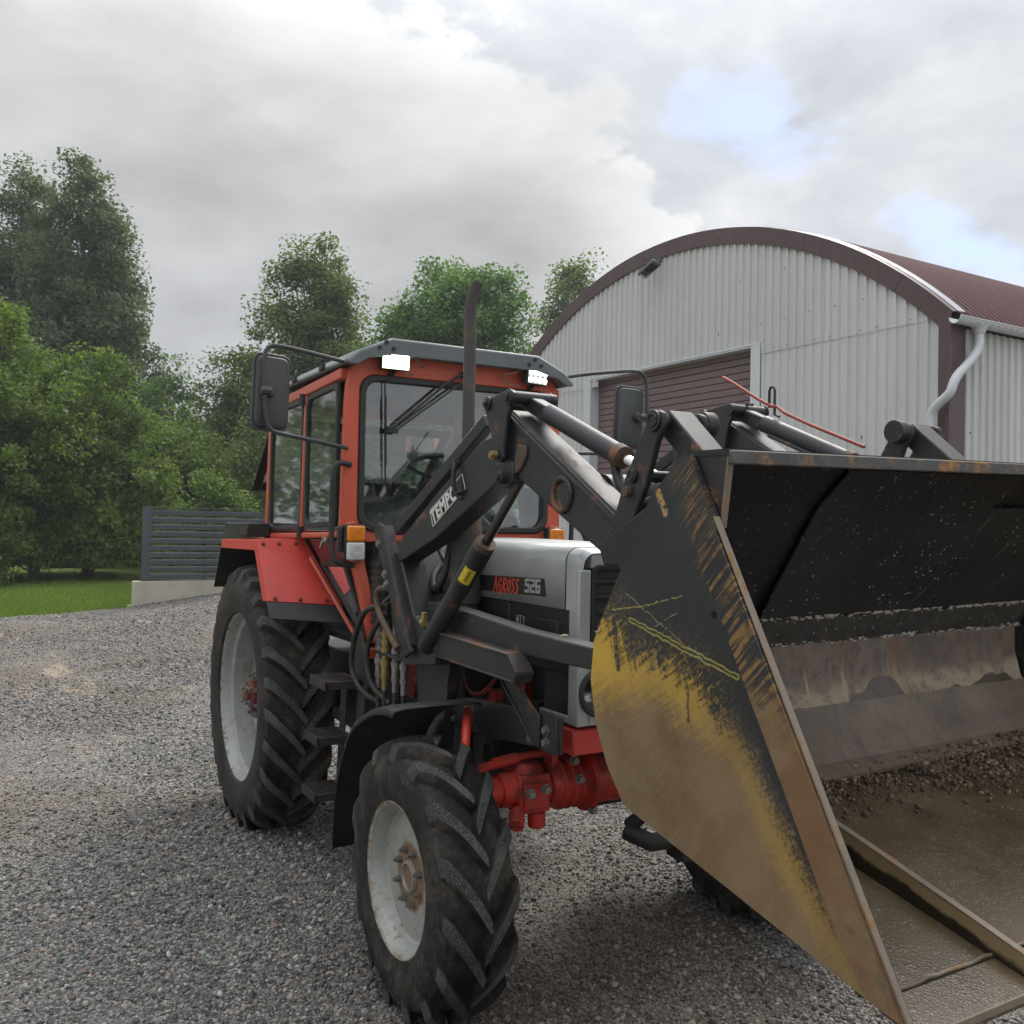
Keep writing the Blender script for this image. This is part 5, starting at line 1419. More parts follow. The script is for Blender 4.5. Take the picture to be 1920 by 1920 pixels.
rad = g.gamma(2.0, .0014, n).clip(.0009, .009)
z = 1.214 - .203 * (x - 4.10) + rad * .5 + np.maximum(0, (4.20 + .03 * kx[keep] - x)) * .18 * (.4 + kx[keep])
cr, sr = math.cos(R(1.1)), math.sin(R(1.1))
yy, zz = y + 1, z - 1.5
P = np.stack([x, yy * cr - zz * sr - 1, yy * sr + zz * cr + 1.5], 1)
V, F, tn = crumbs(P, rad, 5)
m, t = new_mat('damp soil')
at = t.n('Attribute', dict(attribute_name='tone')).outputs['Fac']
n2 = t.noise(t.pos(), 60, 4, .6)
bm_col = t.ramp(at, (0, (.03, .02, .014)), (.5, (.095, .060, .036)), (.85, (.16, .105, .066)), (1, (.28, .20, .14)))
t.bsdf(Base_Color=bm_col, Roughness=.85)
np_mesh('soil', V, F, m, attrs={'tone': ('POINT', tn)}, smooth=False, kind='stuff', label='crumbs of brown soil along the back of the loader bucket floor', category='soil')
# ================================================================== SETTING
def sstep(a, b, v):
    t_1 = np.clip((v - a) / (b - a), 0, 1); return t_1 * t_1 * (3 - 2 * t_1)
def yard_z(x, y):
    return .055 * sstep(-.1, 1.0, y) * sstep(-4, -1, x) + .25 * sstep(.2, 2.6, y) * sstep(-8.5, -13.0, x) + .012 * np.sin(x * .9 + 1) * np.sin(y * 1.1) * sstep(-3, -9, x) - .012 * np.exp(-((x - 2.45) ** 2 + (y + .7) ** 2) / .12)
def edge_x(y):
    return np.interp(y, [-14, -8, -1.91, -.06, .45, .55, 30], [-9.0, -11.2, -13.27, -14.19, -14.75, -14.92, -14.92])

# gravel colours shared by the ground sheet and the loose stones
def brown_patch(t, p):
    pl = t.vmath('MULTIPLY', p, (1, 1, 0))
    b = t.step(t.math('MULTIPLY_ADD', t.noise(pl, 2.3, 6, .6), .35, t.noise(t.vmath('ADD', pl, (3.3, 8.1, 0)), .55, 5, .6, .3)), .60, .82)
    # the wheel-worn area beside the bucket and the dry track behind are browner
    d1 = t.vmath('LENGTH', t.vmath('MULTIPLY', t.vmath('SUBTRACT', pl, (3.7, -.6, 0)), (.55, .8, 0)), out=1)
    d2 = t.math('ABSOLUTE', t.math('SUBTRACT', t.n('SeparateXYZ', None, Vector=pl).outputs[0], -8.0))
    extra = t.math('ADD', t.math('MULTIPLY', t.step(t.math('MULTIPLY', d1, -1.0), -1.35, -.2), .75), t.math('MULTIPLY', t.step(t.math('MULTIPLY', d2, -1.0), -4.5, -.5), .55))
    return t.math('MULTIPLY', t.math('ADD', b, t.math('MULTIPLY', extra, t.math('MULTIPLY_ADD', t.noise(pl, 1.6, 6, .65), 1.7, -.15))), .8, clamp=True)
def sandy(t, p):
    pl = t.vmath('MULTIPLY', p, (.45, 1.6, 0))
    sand = t.step(t.math('MULTIPLY_ADD', t.noise(p, 14, 5, .6), .18, t.noise(pl, 1.15, 5, .6, .4)), .68, .76)
    far = t.step(t.math('MULTIPLY', t.n('SeparateXYZ', None, Vector=p).outputs[0], -1.0), .5, 4.0)
    return t.math('MULTIPLY', sand, far)
def stone_ramp(t, f):
    return t.ramp(f, (0, (.035, .036, .037)), (.30, (.10, .10, .098)), (.58, (.18, .177, .168)), (.80, (.30, .29, .265)), (.90, (.30, .245, .18)), (.945, (.27, .175, .135)), (.97, (.42, .40, .35)), (1.0, (.48, .46, .40)))
m, t = new_mat('gravel ground')
p = t.pos()
vo = t.n('TexVoronoi', dict(feature='F1'), Vector=p, Scale=75.0)
vb = t.n('TexVoronoi', dict(feature='F1'), Vector=p, Scale=24.0)
r1 = t.n('SeparateColor', None, Color=vo.outputs['Color']).outputs[0]
r2 = t.n('SeparateColor', None, Color=vb.outputs['Color']).outputs[1]
c = stone_ramp(t, r1)
c = t.mix(t.math('MULTIPLY', t.step(r2, .80, .86), t.step(t.math('MULTIPLY', vb.outputs['Distance'], -1.0), -.5, -.3)), c, stone_ramp(t, t.math('MULTIPLY_ADD', r2, .6, .4)))
gap_ = t.step(vo.outputs['Distance'], .40, .75)
c = t.mix(t.math('MULTIPLY', gap_, .6), c, (.06, .055, .048))
bp = brown_patch(t, p)
c = t.mix(t.math('MULTIPLY', bp, .8), c, t.mix(r1, (.06, .045, .033), (.19, .145, .105)))
c = t.mix(t.math('MULTIPLY', sandy(t, p), .75), c, (.33, .27, .19))
big = t.noise(t.vmath('MULTIPLY', p, (1, 1, 0)), .8, 6, .62)
c = t.mix(1.0, c, t.ramp(big, (.3, .72), (.7, 1.02)), 'MULTIPLY')
hb = t.math('MULTIPLY_ADD', vb.outputs['Distance'], -.6, t.math('MULTIPLY', vo.outputs['Distance'], -.6))
hb = t.math('ADD', hb, t.math('MULTIPLY', t.noise(p, 6, 6, .7), 1.2))
t.bsdf(Base_Color=c, Roughness=.75, Normal=t.bump(hb, .75, .012))
MGRAVEL = m
ys_ = np.concatenate([np.linspace(-60, -8.2, 14), np.linspace(-8, 8, 81), np.linspace(9, 60, 14)])
nu = 90
uu = np.linspace(0, 1, nu) ** 1.0
V = []; 
for yv in ys_:
    e = edge_x(yv) + .10 * math.sin(yv * 5.1) + .05 * math.sin(yv * 13.7)
    xs_ = e + (40 - e) * uu ** 1.6
    V.append(np.stack([xs_, np.full(nu, yv), yard_z(xs_, np.full(nu, yv)) - .0], 1))
V = np.concatenate(V)
F = [(i * nu + j, i * nu + j + 1, (i + 1) * nu + j + 1, (i + 1) * nu + j) for i in range(len(ys_) - 1) for j in range(nu - 1)]
np_mesh('gravel_yard', V, F, MGRAVEL, smooth=True, kind='structure')

# lawn and the land beyond, one sheet to the horizon
def lawn_z(x, y):
    d = np.maximum(0, -(x + 14.0))
    return -.035 + .013 * np.minimum(d, 40) + .05 * np.sin(x * .31) * np.sin(y * .27) * sstep(0, 6, d) - .3 * sstep(-12.5, -9, x)
m, t = new_mat('mown grass')
p = t.pos()
n1 = t.noise(p, .6, 6, .6); n2 = t.noise(p, 9, 6, .7); n3 = t.noise(t.vmath('MULTIPLY', p, (1, 1, 1)), 60, 4, .7)
c = t.mix(t.step(n1, .3, .7), (.115, .18, .022), (.16, .235, .036))
c = t.mix(t.math('MULTIPLY', t.step(n2, .5, .8), .5), c, (.17, .20, .05))
c = t.mix(t.math('MULTIPLY', t.step(n3, .45, .7), .45), c, (.05, .085, .014))
t.bsdf(Base_Color=c, Roughness=.8, Specular_IOR_Level=.2, Normal=t.bump(t.math('ADD', n3, n2), .7, .04))
MGRASS = m
gx = np.concatenate([-np.geomspace(400, 30, 24), np.linspace(-28, -8, 41), np.linspace(0, 400, 12)])
gy = np.concatenate([-np.geomspace(400, 20, 18), np.linspace(-18, 18, 37), np.geomspace(20, 400, 18)])
GX, GY = np.meshgrid(gx, gy, indexing='ij')
V = np.stack([GX, GY, lawn_z(GX, GY)], -1).reshape(-1, 3)
k = len(gy)
F = [(i * k + j, i * k + j + 1, (i + 1) * k + j + 1, (i + 1) * k + j) for i in range(len(gx) - 1) for j in range(k - 1)]
np_mesh('lawn', V, F, MGRASS, smooth=True, kind='structure')
# grass blades near the yard edge
g = np.random.default_rng(11)
n = 95000
gy_ = g.uniform(-7.5, 1.2, n); dd = np.abs(g.normal(0, 1, n)) * 5.0
gx_ = edge_x(gy_) - .02 - dd + g.normal(0, .05, n)
ok = ~((gy_ > .4) & (gx_ > -15.4))
gx_, gy_ = gx_[ok], gy_[ok]; n = len(gx_)
h = g.uniform(.025, .07, n); a = g.uniform(0, 2 * PI, n); wd = g.uniform(.004, .009, n); ln = g.normal(0, .35, (n, 2)) * h[:, None]
z0 = np.maximum(lawn_z(gx_, gy_), -1)
V = np.empty((n, 3, 3))
V[:, 0] = np.stack([gx_ - np.cos(a) * wd, gy_ - np.sin(a) * wd, z0 - .01], 1); V[:, 1] = np.stack([gx_ + np.cos(a) * wd, gy_ + np.sin(a) * wd, z0 - .01], 1)
V[:, 2] = np.stack([gx_ + ln[:, 0], gy_ + ln[:, 1], z0 + h], 1)
m, t = new_mat('grass blades')
at = t.n('Attribute', dict(attribute_name='tone')).outputs['Fac']
cc = t.ramp(at, (0, (.09, .15, .02)), (.6, (.155, .235, .034)), (1, (.24, .29, .08)))
df = t.n('BsdfDiffuse', None, Color=cc); tr = t.n('BsdfTranslucent', None, Color=cc)
mx = t.n('MixShader', None, Fac=.35); t.nt.links.new(df.outputs[0], mx.inputs[1]); t.nt.links.new(tr.outputs[0], mx.inputs[2]); t.out(mx.outputs[0])
np_mesh('grass', V.reshape(-1, 3), np.arange(3 * n).reshape(n, 3), m, attrs={'tone': ('POINT', np.repeat(g.uniform(0, 1, n), 3))}, kind='stuff', label='short mown grass beside the gravel yard', category='grass')

# loose gravel near the camera, instanced pebbles as one object
m, t = new_mat('pebbles')
tone = t.n('Attribute', dict(attribute_name='tone', attribute_type='INSTANCER')).outputs['Fac']
p = t.pos()
c = stone_ramp(t, tone)
bp = brown_patch(t, p)
c = t.mix(t.math('MULTIPLY', bp, .62), c, t.mix(tone, (.055, .042, .032), (.21, .16, .115)))
c = t.mix(t.math('MULTIPLY', sandy(t, p), .7), c, t.mix(tone, (.20, .155, .105), (.38, .31, .22)))
n2 = t.noise(t.n('TexCoord').outputs['Object'], 2.5, 4, .6)
c = t.mix(1.0, c, t.ramp(n2, (.3, .82), (.7, 1.15)), 'MULTIPLY')
big = t.noise(t.vmath('MULTIPLY', p, (1, 1, 0)), .8, 6, .62)
c = t.mix(1.0, c, t.ramp(big, (.3, .80), (.7, 1.15)), 'MULTIPLY')
t.bsdf(Base_Color=c, Roughness=.62)
MPEB = m
protos = []
for i in range(5):
    gg = np.random.default_rng(100 + i)
    v = ICO_V * (1 + gg.uniform(-.22, .22, (len(ICO_V), 1))) * np.array([1, gg.uniform(.65, 1), gg.uniform(.5, .8)])
    me = bpy.data.meshes.new('pebble'); me.from_pydata(v.tolist(), [], ICO_F.tolist()); me.materials.append(MPEB)
    if i % 2: me.shade_smooth()
    protos.append(bpy.data.objects.new('pebble', me))
def sample_ground(n_, rmin, rmax, a0, a1, seed, power):
    gg = np.random.default_rng(seed)
    u = gg.uniform(0, 1, n_)
    r = (rmin ** power + u * (rmax ** power - rmin ** power)) ** (1 / power)
    a = gg.uniform(a0, a1, n_)
    ax = -fw.x * 0 + 0
    base = math.atan2(fw.y, fw.x)
    return CAMP.x + r * np.cos(base + a), CAMP.y + r * np.sin(base + a), r, gg
x1, y1, r1_, gg = sample_ground(620000, 1.7, 23, -.62, .62, 21, .5)
fines = .5 + .25 * np.sin(x1 * 1.3 + 2 * np.sin(y1 * .9)) + .25 * np.sin(y1 * 2.1 - x1 * .5 + 1.5 * np.sin(x1 * .7))
keep = (x1 > edge_x(y1) + .1) & (gg.uniform(0, 1, len(x1)) < np.clip(1.5 - 1.15 * fines, .25, 1))
x1, y1, r1_, fines = x1[keep], y1[keep], r1_[keep], fines[keep]
sz = gg.gamma(3.0, .00155, len(x1)).clip(.0018, .017) * np.interp(r1_, [1.7, 4, 10, 23], [.95, 1.1, 1.5, 2.2]) * (1.12 - .38 * fines)
npb = len(x1)
pts = np.stack([x1, y1, yard_z(x1, y1) + sz * gg.uniform(-.1, .55, npb)], 1)
me = bpy.data.meshes.new('gravel')
me.vertices.add(npb); me.vertices.foreach_set('co', pts.astype(np.float32).ravel())
for nm, tp, arr, key in (('tone', 'FLOAT', gg.uniform(0, 1, npb), 'value'), ('size', 'FLOAT', sz, 'value'), ('spin', 'FLOAT_VECTOR', np.stack([gg.normal(0, .5, npb), gg.normal(0, .5, npb), gg.uniform(0, 6.28, npb)], 1), 'vector')):
    a = me.attributes.new(nm, tp, 'POINT'); a.data.foreach_set(key, arr.astype(np.float32).ravel())
go = bpy.data.objects.new('gravel', me); link(go, None, kind='stuff', label='loose grey gravel stones covering the yard round the tractor', category='gravel')
ng = bpy.data.node_groups.new('scatter stones', 'GeometryNodeTree')
ng.interface.new_socket('Geometry', in_out='INPUT', socket_type='NodeSocketGeometry'); ng.interface.new_socket('Geometry', in_out='OUTPUT', socket_type='NodeSocketGeometry')
gi = ng.nodes.new('NodeGroupInput'); gout = ng.nodes.new('NodeGroupOutput')
jn = ng.nodes.new('GeometryNodeJoinGeometry')
for po_ in protos[::-1]:
    oi = ng.nodes.new('GeometryNodeObjectInfo'); oi.inputs['Object'].default_value = po_; oi.inputs['As Instance'].default_value = True
    ng.links.new(oi.outputs['Geometry'], jn.inputs[0])
iop = ng.nodes.new('GeometryNodeInstanceOnPoints'); iop.inputs['Pick Instance'].default_value = True
def named(nm, tp):
    nd = ng.nodes.new('GeometryNodeInputNamedAttribute'); nd.data_type = tp; nd.inputs['Name'].default_value = nm; return nd.outputs['Attribute']
ng.links.new(gi.outputs[0], iop.inputs['Points']); ng.links.new(jn.outputs[0], iop.inputs['Instance'])
ng.links.new(named('size', 'FLOAT'), iop.inputs['Scale'])
e2r = ng.nodes.new('FunctionNodeEulerToRotation'); ng.links.new(named('spin', 'FLOAT_VECTOR'), e2r.inputs[0]); ng.links.new(e2r.outputs[0], iop.inputs['Rotation'])
ng.links.new(iop.outputs[0], gout.inputs[0])
md = go.modifiers.new('scatter', 'NODES'); md.node_group = ng
# larger pale stones one can pick out
MST = [paint('pale stone', (.40, .36, .28), .8, damt=.2), paint('pinkish stone', (.36, .24, .19), .8, damt=.2)]
spots = [(2.97, -1.36, .020, 0, 'pale beige stone on the gravel between the front tyre and the bucket, nearest the tyre'), (3.70, -1.34, .021, 1, 'pinkish stone on the gravel in front of the front tyre, nearest the bottom edge'),
         (3.36, -.98, .016, 1, 'small pinkish stone on the gravel half way between front tyre and bucket plate'), (2.1, -2.25, .024, 0, 'pale round stone alone on the gravel left of the front wheel'),
         (3.9, -1.22, .018, 0, 'pale stone on the gravel just below the lower edge of the bucket plate'), (.2, -2.6, .026, 1, 'pinkish stone on the gravel well left of the rear wheel')]
for i, (x, y, r, k, lb) in enumerate(spots):
    gg2 = np.random.default_rng(40 + i)
    v = ICO_V * (1 + gg2.uniform(-.18, .18, (len(ICO_V), 1))) * np.array([1, .8, .62]) * r
    me = bpy.data.meshes.new('stone'); me.from_pydata(v.tolist(), [], ICO_F.tolist()); me.materials.append(MST[k])
    o = bpy.data.objects.new('stone', me); o.location = (x, y, float(yard_z(np.array(x), np.array(y))) + r * .45); o.rotation_euler = (0, 0, gg2.uniform(0, 6))
    link(o, None, label=lb, category='stone', group='larger stones lying in the gravel')
# a dry leaf on the ground under the bucket
mb = MB(); mb.add([(0, 0, .0), (.03, .012, .008), (.075, .004, .004), (.035, -.012, .004)], [(0, 1, 2), (0, 2, 3)])
o = mb.build('leaf', paint('dry red leaf', (.24, .10, .07), .8, damt=.2), None, sharp=0, label='reddish dry leaf on the gravel under the bucket edge', category='leaf')
o.location = (4.03, -.72, .02); o.rotation_euler = (0, 0, .5)

# ---------------------------------------------------------------- storage hall
ANG = R(181.5)
hx = Vector((-math.cos(ANG), -math.sin(ANG), 0))          # local +x runs right along the front
HO = Vector((-.24915, 6.1775, 0))
hall = empty('storage_hall', HO, None, rot=(0, 0, math.atan2(hx.y, hx.x)), label='white corrugated metal hall with arched maroon roof and wide brown sectional door', category='building')
CX, CZ, CR = -4.407, -.5985, 6.364
EAVE = CZ + math.sqrt(CR ** 2 - CX ** 2)
def arch_z(x, r=CR): return CZ + math.sqrt(max(0, r * r - (x - CX) ** 2))
def sheetmat(name, col, rough=.45):
    m, t = new_mat(name)
    o = t.obj(); n1 = t.noise(t.vmath('MULTIPLY', o, (1, 1, .35)), 1.1, 6, .6); n2 = t.noise(t.vmath('MULTIPLY', o, (6, 6, .8)), 2, 6, .65)
    c = t.mix(t.step(n1, .3, .75), tuple(x * .93 for x in col), tuple(x * 1.04 for x in col))
    c = t.mix(t.math('MULTIPLY', t.step(n2, .55, .85), .18), c, (.30, .29, .26))
    rnd_ = t.n('ObjectInfo').outputs['Random']
    c = t.mix(1.0, c, t.ramp(rnd_, (0, .93), (1, 1.03)), 'MULTIPLY')
    st_ = t.step(t.noise(t.vmath('MULTIPLY', o, (7, 7, .25)), 1.6, 6, .65), .55, .80)
    c = t.mix(t.math('MULTIPLY', st_, .22), c, (.26, .25, .23))
    t.bsdf(Base_Color=c, Roughness=rough, Normal=t.bump(t.noise(o, .9, 3, .5), .08, .05))
    return m
MWALL = sheetmat('light grey wall sheet', (.58, .58, .565))
MBROWN = sheetmat('maroon flashing', (.098, .055, .058), .42)
MROOF = sheetmat('maroon roof sheet', (.095, .036, .037), .75)
MDOOR = sheetmat('brown door slat', (.185, .122, .122), .5)
MWHITE = sheetmat('white trim', (.60, .62, .635), .4)
PITCH = .125
def corr_x(xa, xb):
    xs, ds = [], []
    k0 = math.floor(xa / PITCH) - 1
    x = k0 * PITCH
    pat = [(0, 0), (.072, 0), (.083, .026), (.112, .026), (.125, 0)]
    while x < xb:
        for a, d in pat[:-1]:
            if xa - 1e-6 <= x + a <= xb + 1e-6: xs.append(x + a); ds.append(d)
        x += PITCH
    if not xs or xs[0] > xa + 1e-4: xs.insert(0, xa); ds.insert(0, 0)
    if xs[-1] < xb - 1e-4: xs.append(xb); ds.append(0)
    return xs, ds
def wall_sheet(xa, xb, z0, ztop, yoff=0.0):
    xs, ds = corr_x(xa, xb)
    mb = MB(); vs = []
    for x, d in zip(xs, ds):
        zt = ztop(x) if callable(ztop) else ztop
        vs += [(x, -d - .002 + yoff, z0), (x, -d - .002 + yoff, zt)]
    mb.add(vs, [(2 * i, 2 * i + 2, 2 * i + 3, 2 * i + 1) for i in range(len(xs) - 1)])
    return mb.build('wall_sheet', MWALL, hall, sharp=20)
XL = 2 * CX
ups = [(-8.70, -7.2), (-7.2, -5.96), (-5.96, -4.9), (-4.9, -3.8), (-3.8, -2.70), (-2.70, -1.6), (-1.6, -.10)]
for i, (a, b) in enumerate(ups):
    wall_sheet(a, b, 3.965 if not (-6.25 < (a + b) / 2 < -2.6) else 4.09, lambda x: arch_z(x, CR - .10), -.003 if i % 2 else 0)
for a, b in ((-8.75, -7.5), (-7.5, -6.28), (-2.56, -1.3), (-1.3, -.09)):
    wall_sheet(a, b, 0, 3.975, .006)
mb = MB()
P_ = [(x, arch_z(x, CR - .16)) for x in np.linspace(XL + .06, -.06, 40)]
vs = [(x, .12, z) for x, z in P_] + [(x, .12, 0) for x, z in P_]
mb.add([(x, .26, z) for x, y_, z in vs], [(i, i + 1, 41 + i, 40 + i) for i in range(39)])
mb.build('inner_wall', simple('shaded wall core', (.03, .03, .03), .9), hall, sharp=0)
mb = MB()
g = np.random.default_rng(5)
for zrow in (1.2, 2.85, 4.35, 4.95):
    for x in np.arange(-8.6, -.1, PITCH * 3):
        if -6.3 < x < -2.5 and zrow < 4.1: continue
        if arch_z(x, CR - .2) > zrow: mb.cyl((x + .035 + g.normal(0, .01), -.003, zrow + g.normal(0, .02)), (x + .035, -.012, zrow), .0065, n=6)
for x in np.linspace(-8.4, -.25, 40):
    if x < -2.6 and x > -6.2 : continue
    mb.cyl((x, -.02, 4.0 + .01), (x, -.03, 4.0 + .01), .006, n=6)
mb.build('screws', simple('dark screw', (.13, .12, .11), .5), hall, sharp=0, kind='stuff')
# joint shadow gap: lower sheets tucked under the upper ones; flashing strip over the door
mb = MB(); mb.box(-6.30, -2.56, -.035, -.012, 4.085, 4.112); mb.build('door_head_trim', MWHITE, hall, bevel=.003)
for a, b in ((-2.705, -2.56), (-6.285, -6.13)):
    mb = MB(); mb.box(a, b, -.038, -.012, 0, 4.084); mb.build('door_jamb_trim', MWHITE, hall, bevel=.003)
mb = MB(); mb.box(-6.130, -6.118, -.03, .20, 0, 4.08); mb.box(-2.718, -2.706, -.03, .20, 0, 4.08); mb.box(-6.118, -2.718, -.03, .20, 4.066, 4.080); mb.build('door_reveal', MWHITE, hall)
door = empty('garage_door', (-4.41, .14, 0), hall)
zs = np.arange(0.02, 4.06, .0925)
for zv in zs:
    mb = MB(); mb.prismx([(-.0, zv), (-.014, zv + .006), (-.014, zv + .083), (-.0, zv + .0895), (.012, zv + .0895), (.012, zv)], -6.116 + 4.41, -2.72 + 4.41); mb.build('slat', MDOOR, door, off=(0, .0, 0), sharp=20)
# maroon verge around the arch, in short bent pieces
NP = 13
a0 = math.atan2(arch_z(-8.85) - CZ, -8.85 - CX); a1 = math.atan2(arch_z(.02) - CZ, .02 - CX)
for i in range(NP):
    mb = MB(); n_ = 4; vs = []
    for j in range(n_ + 1):
        a = a0 + (a1 - a0) * (i + j / n_) / NP
        c_, s_ = math.cos(a), math.sin(a)
        ro, ri = CR + .035, CR - .165
        dy = -.045 - .004 * (i % 2)
        for r_, y_ in ((ri, -.022), (ri, dy), (ro, dy - .012), (ro + .008, .0), (ro + .006, .10)):
            vs.append((CX + r_ * c_, y_, CZ + r_ * s_))
    fs = [(j * 5 + k_, j * 5 + k_ + 1, (j + 1) * 5 + k_ + 1, (j + 1) * 5 + k_) for j in range(n_) for k_ in range(4)]
    mb.add(vs, fs); mb.build('verge_flashing', MBROWN, hall, sharp=30)
mb = MB(); mb.box(-.012 - .11, .012, -.05, -.028, 0, 3.97); mb.box(-.01, .012, -.03, .20, 0, 3.92); mb.build('corner_flashing', MBROWN, hall, bevel=.004)
# front drip trim, sky reflection painted in as pale grey, and the roof itself
mb = MB(); vs = []
NA = 40
for j in range(NA + 1):
    a = a0 + (a1 - .0 - a0) * j / NA; c_, s_ = math.cos(a), math.sin(a)
    vs += [(CX + (CR + .048) * c_, .01, CZ + (CR + .048) * s_), (CX + (CR + .055) * c_, .13, CZ + (CR + .055) * s_)]
mb.add(vs, [(2 * j, 2 * j + 1, 2 * j + 3, 2 * j + 2) for j in range(NA)])
mb.build('roof_edge_strip', simple('sky sheen trim', (.36, .34, .37), .42, Metallic=.4), hall, sharp=30)
DEP = 22.0
rp = .11
ny_ = int(DEP / rp)
yy_, hh_ = [], []
for i in range(ny_):
    yy_ += [.10 + i * rp, .10 + i * rp + rp * .58, .10 + i * rp + rp * .68, .10 + i * rp + rp * .9]; hh_ += [0, 0, .035, .035]
yy_ = np.array(yy_); hh_ = np.array(hh_)
NA = 26
AA = np.linspace(a0 + .0, a1 - .0, NA + 1)
V = np.empty((NA + 1, len(yy_), 3))
for j, a in enumerate(AA):
    r_ = CR + .02 + hh_
    V[j] = np.stack([CX + r_ * math.cos(a), yy_, CZ + r_ * math.sin(a)], 1)
# eaves overhang on the right edge
Vx = V[-1].copy(); Vx[:, 0] += .11; Vx[:, 2] -= .115
V = np.concatenate([V, Vx[None]])
k = len(yy_)
F = [(i * k + j, i * k + j + 1, (i + 1) * k + j + 1, (i + 1) * k + j) for i in range(NA + 1) for j in range(k - 1)]
np_mesh('roof', V.reshape(-1, 3), F, MROOF, parent=hall)
# right side wall
def side_sheet(ya, yb):
    xs, ds = corr_x(ya, yb); mb = MB(); vs = []
    for y, d in zip(xs, ds): vs += [(.0 + d, y, 0), (.0 + d, y, 3.86)]
    mb.add(vs, [(2 * i, 2 * i + 2, 2 * i + 3, 2 * i + 1) for i in range(len(xs) - 1)])
    mb.build('wall_sheet', MWALL, hall, sharp=20)
for a, b in ((.20, .95), (.95, 2.05), (2.05, 4.2), (4.2, 8), (8, 14), (14, 22)): side_sheet(a, b)
mb = MB()
for y in np.arange(.3, 6, .28): mb.cyl((.004, y, 2.82), (.014, y, 2.82), .007, n=6)
mb.build('screws', simple('dark screw head', (.06, .055, .05), .5), hall, sharp=0, kind='stuff')
# gutter and downpipe
mb = MB(); vs = []; nn = 10
for y in (-.12, 21.9):
    for r_ in (.065, .058):
        for i in range(nn + 1):
            a = PI + PI * i / nn
            vs.append((.105 + r_ * math.cos(a), y, 3.925 + r_ * math.sin(a)))
n1_ = nn + 1
fs = []
for i in range(nn):
    fs += [(i, i + 1, 2 * n1_ + i + 1, 2 * n1_ + i), (n1_ + i, 3 * n1_ + i, 3 * n1_ + i + 1, n1_ + i + 1), (i, n1_ + i, n1_ + i + 1, i + 1)]
fs += [(0, 2 * n1_, 3 * n1_, n1_), (nn, n1_ + nn, 3 * n1_ + nn, 2 * n1_ + nn)]
mb.add(vs, fs); mb.tube([(.170, -.12, 3.928), (.170, 21.9, 3.928)], .008, 8)
mb.tube([(.105 + .062 * math.cos(PI + PI * i / 10), -.118, 3.925 + .062 * math.sin(PI + PI * i / 10)) for i in range(11)], .006, 6)
mb.build('gutter', MWHITE, hall, sharp=40)
mb = MB()
mb.cyl((.105, .28, 3.87), (.105, .28, 3.80), .075, .052, n=18); mb.cyl((.105, .28, 3.88), (.105, .28, 3.865), .08, .075, n=18)
mb.tube([(.105, .28, 3.81), (.115, .27, 3.70), (.115, .22, 3.60), (.105, .06, 3.45), (.10, -.06, 3.36), (.095, -.12, 3.27), (.085, -.145, 3.18), (.02, -.15, 3.125), (-.06, -.15, 3.07), (-.125, -.15, 3.0), (-.138, -.15, 2.90), (-.138, -.15, .25), (-.138, -.22, .12)], .045, 16, smooth=2)
mb.build('downpipe', MWHITE, hall, sharp=50)
# floodlight under the verge
fl_o = HO + hx * -4.5 + Vector((0, 0, 5.46))
flood = empty('floodlight', fl_o, None, rot=(R(0), R(0), math.atan2(hx.y, hx.x)), label='small grey floodlight bracketed under the arched verge of the hall', category='floodlight')
MF = paint('grey lamp casting', (.10, .12, .135), .5, damt=.3)
mb = MB(); mb.bar((-.19, -.20, -.09), (.15, -.20, .035), .15, .05, upv=(.3, .35, 1)); mb.build('lamp_body', MF, flood, bevel=.02, seg=2)
mb = MB(); mb.bar((-.17, -.215, -.115), (.13, -.215, .0), .12, .01, upv=(.3, .35, 1)); mb.build('lens', M['clearglass'], flood, bevel=.004)
mb = MB(); mb.tube([(-.10, -.19, -.04), (-.11, -.12, .07), (-.05, -.06, .10), (.06, -.06, .13), (.10, -.12, .08), (.10, -.19, .02)], .010, 6, smooth=1); mb.tube([(0, -.06, .11), (.0, .0, .10)], .014, 6); mb.build('bracket', MF, flood, sharp=60)

# ---------------------------------------------------------------- low wall and slatted fence
FX = -14.9
m, t = new_mat('cast concrete')
o_ = t.obj(); n1 = t.noise(o_, 2.5, 8, .6); n2 = t.noise(t.vmath('MULTIPLY', o_, (1, 10, 1)), 2.0, 5, .6); n3 = t.noise(o_, 40, 4, .6)
c = t.mix(t.step(n1, .3, .7), (.40, .37, .29), (.49, .455, .37))
c = t.mix(t.math('MULTIPLY', t.step(n2, .52, .7), .35), c, (.33, .31, .25))
c = t.mix(t.math('MULTIPLY', t.step(n3, .6, .75), .2), c, (.25, .23, .19))
t.bsdf(Base_Color=c, Roughness=.9, Normal=t.bump(n3, .2, .01))
mb = MB(); mb.box(FX - .16, FX + .12, .50, 6.0, -.3, .505)
wall = mb.build('concrete_wall', m, None, bevel=.008, seg=2, label='low pale concrete wall carrying the grey slatted fence', category='wall')
fence = empty('fence', (FX, .7, .505), None, label='dark grey fence of horizontal metal slats on the low concrete wall', category='fence')
MFE = paint('anthracite fence metal', (.062, .070, .082), .42, damt=.12, var=.04)
def fb(mb, nm, m, **k): return mb.build(nm, m, fence, off=(-FX, -.7, -.505), **k)
mb = MB(); mb.box(FX - .05, FX + .05, .66, .78, .507, 2.045); fb(mb, 'post', MFE, bevel=.004)
mb = MB(); mb.box(FX - .03, FX + .055, .78, .82, .52, 2.03); fb(mb, 'channel', MFE, bevel=.002)
mb = MB(); mb.box(FX - .08, FX + .08, .645, .78, .505, .52); fb(mb, 'base_plate', M['ruststeel'])
NS = 10
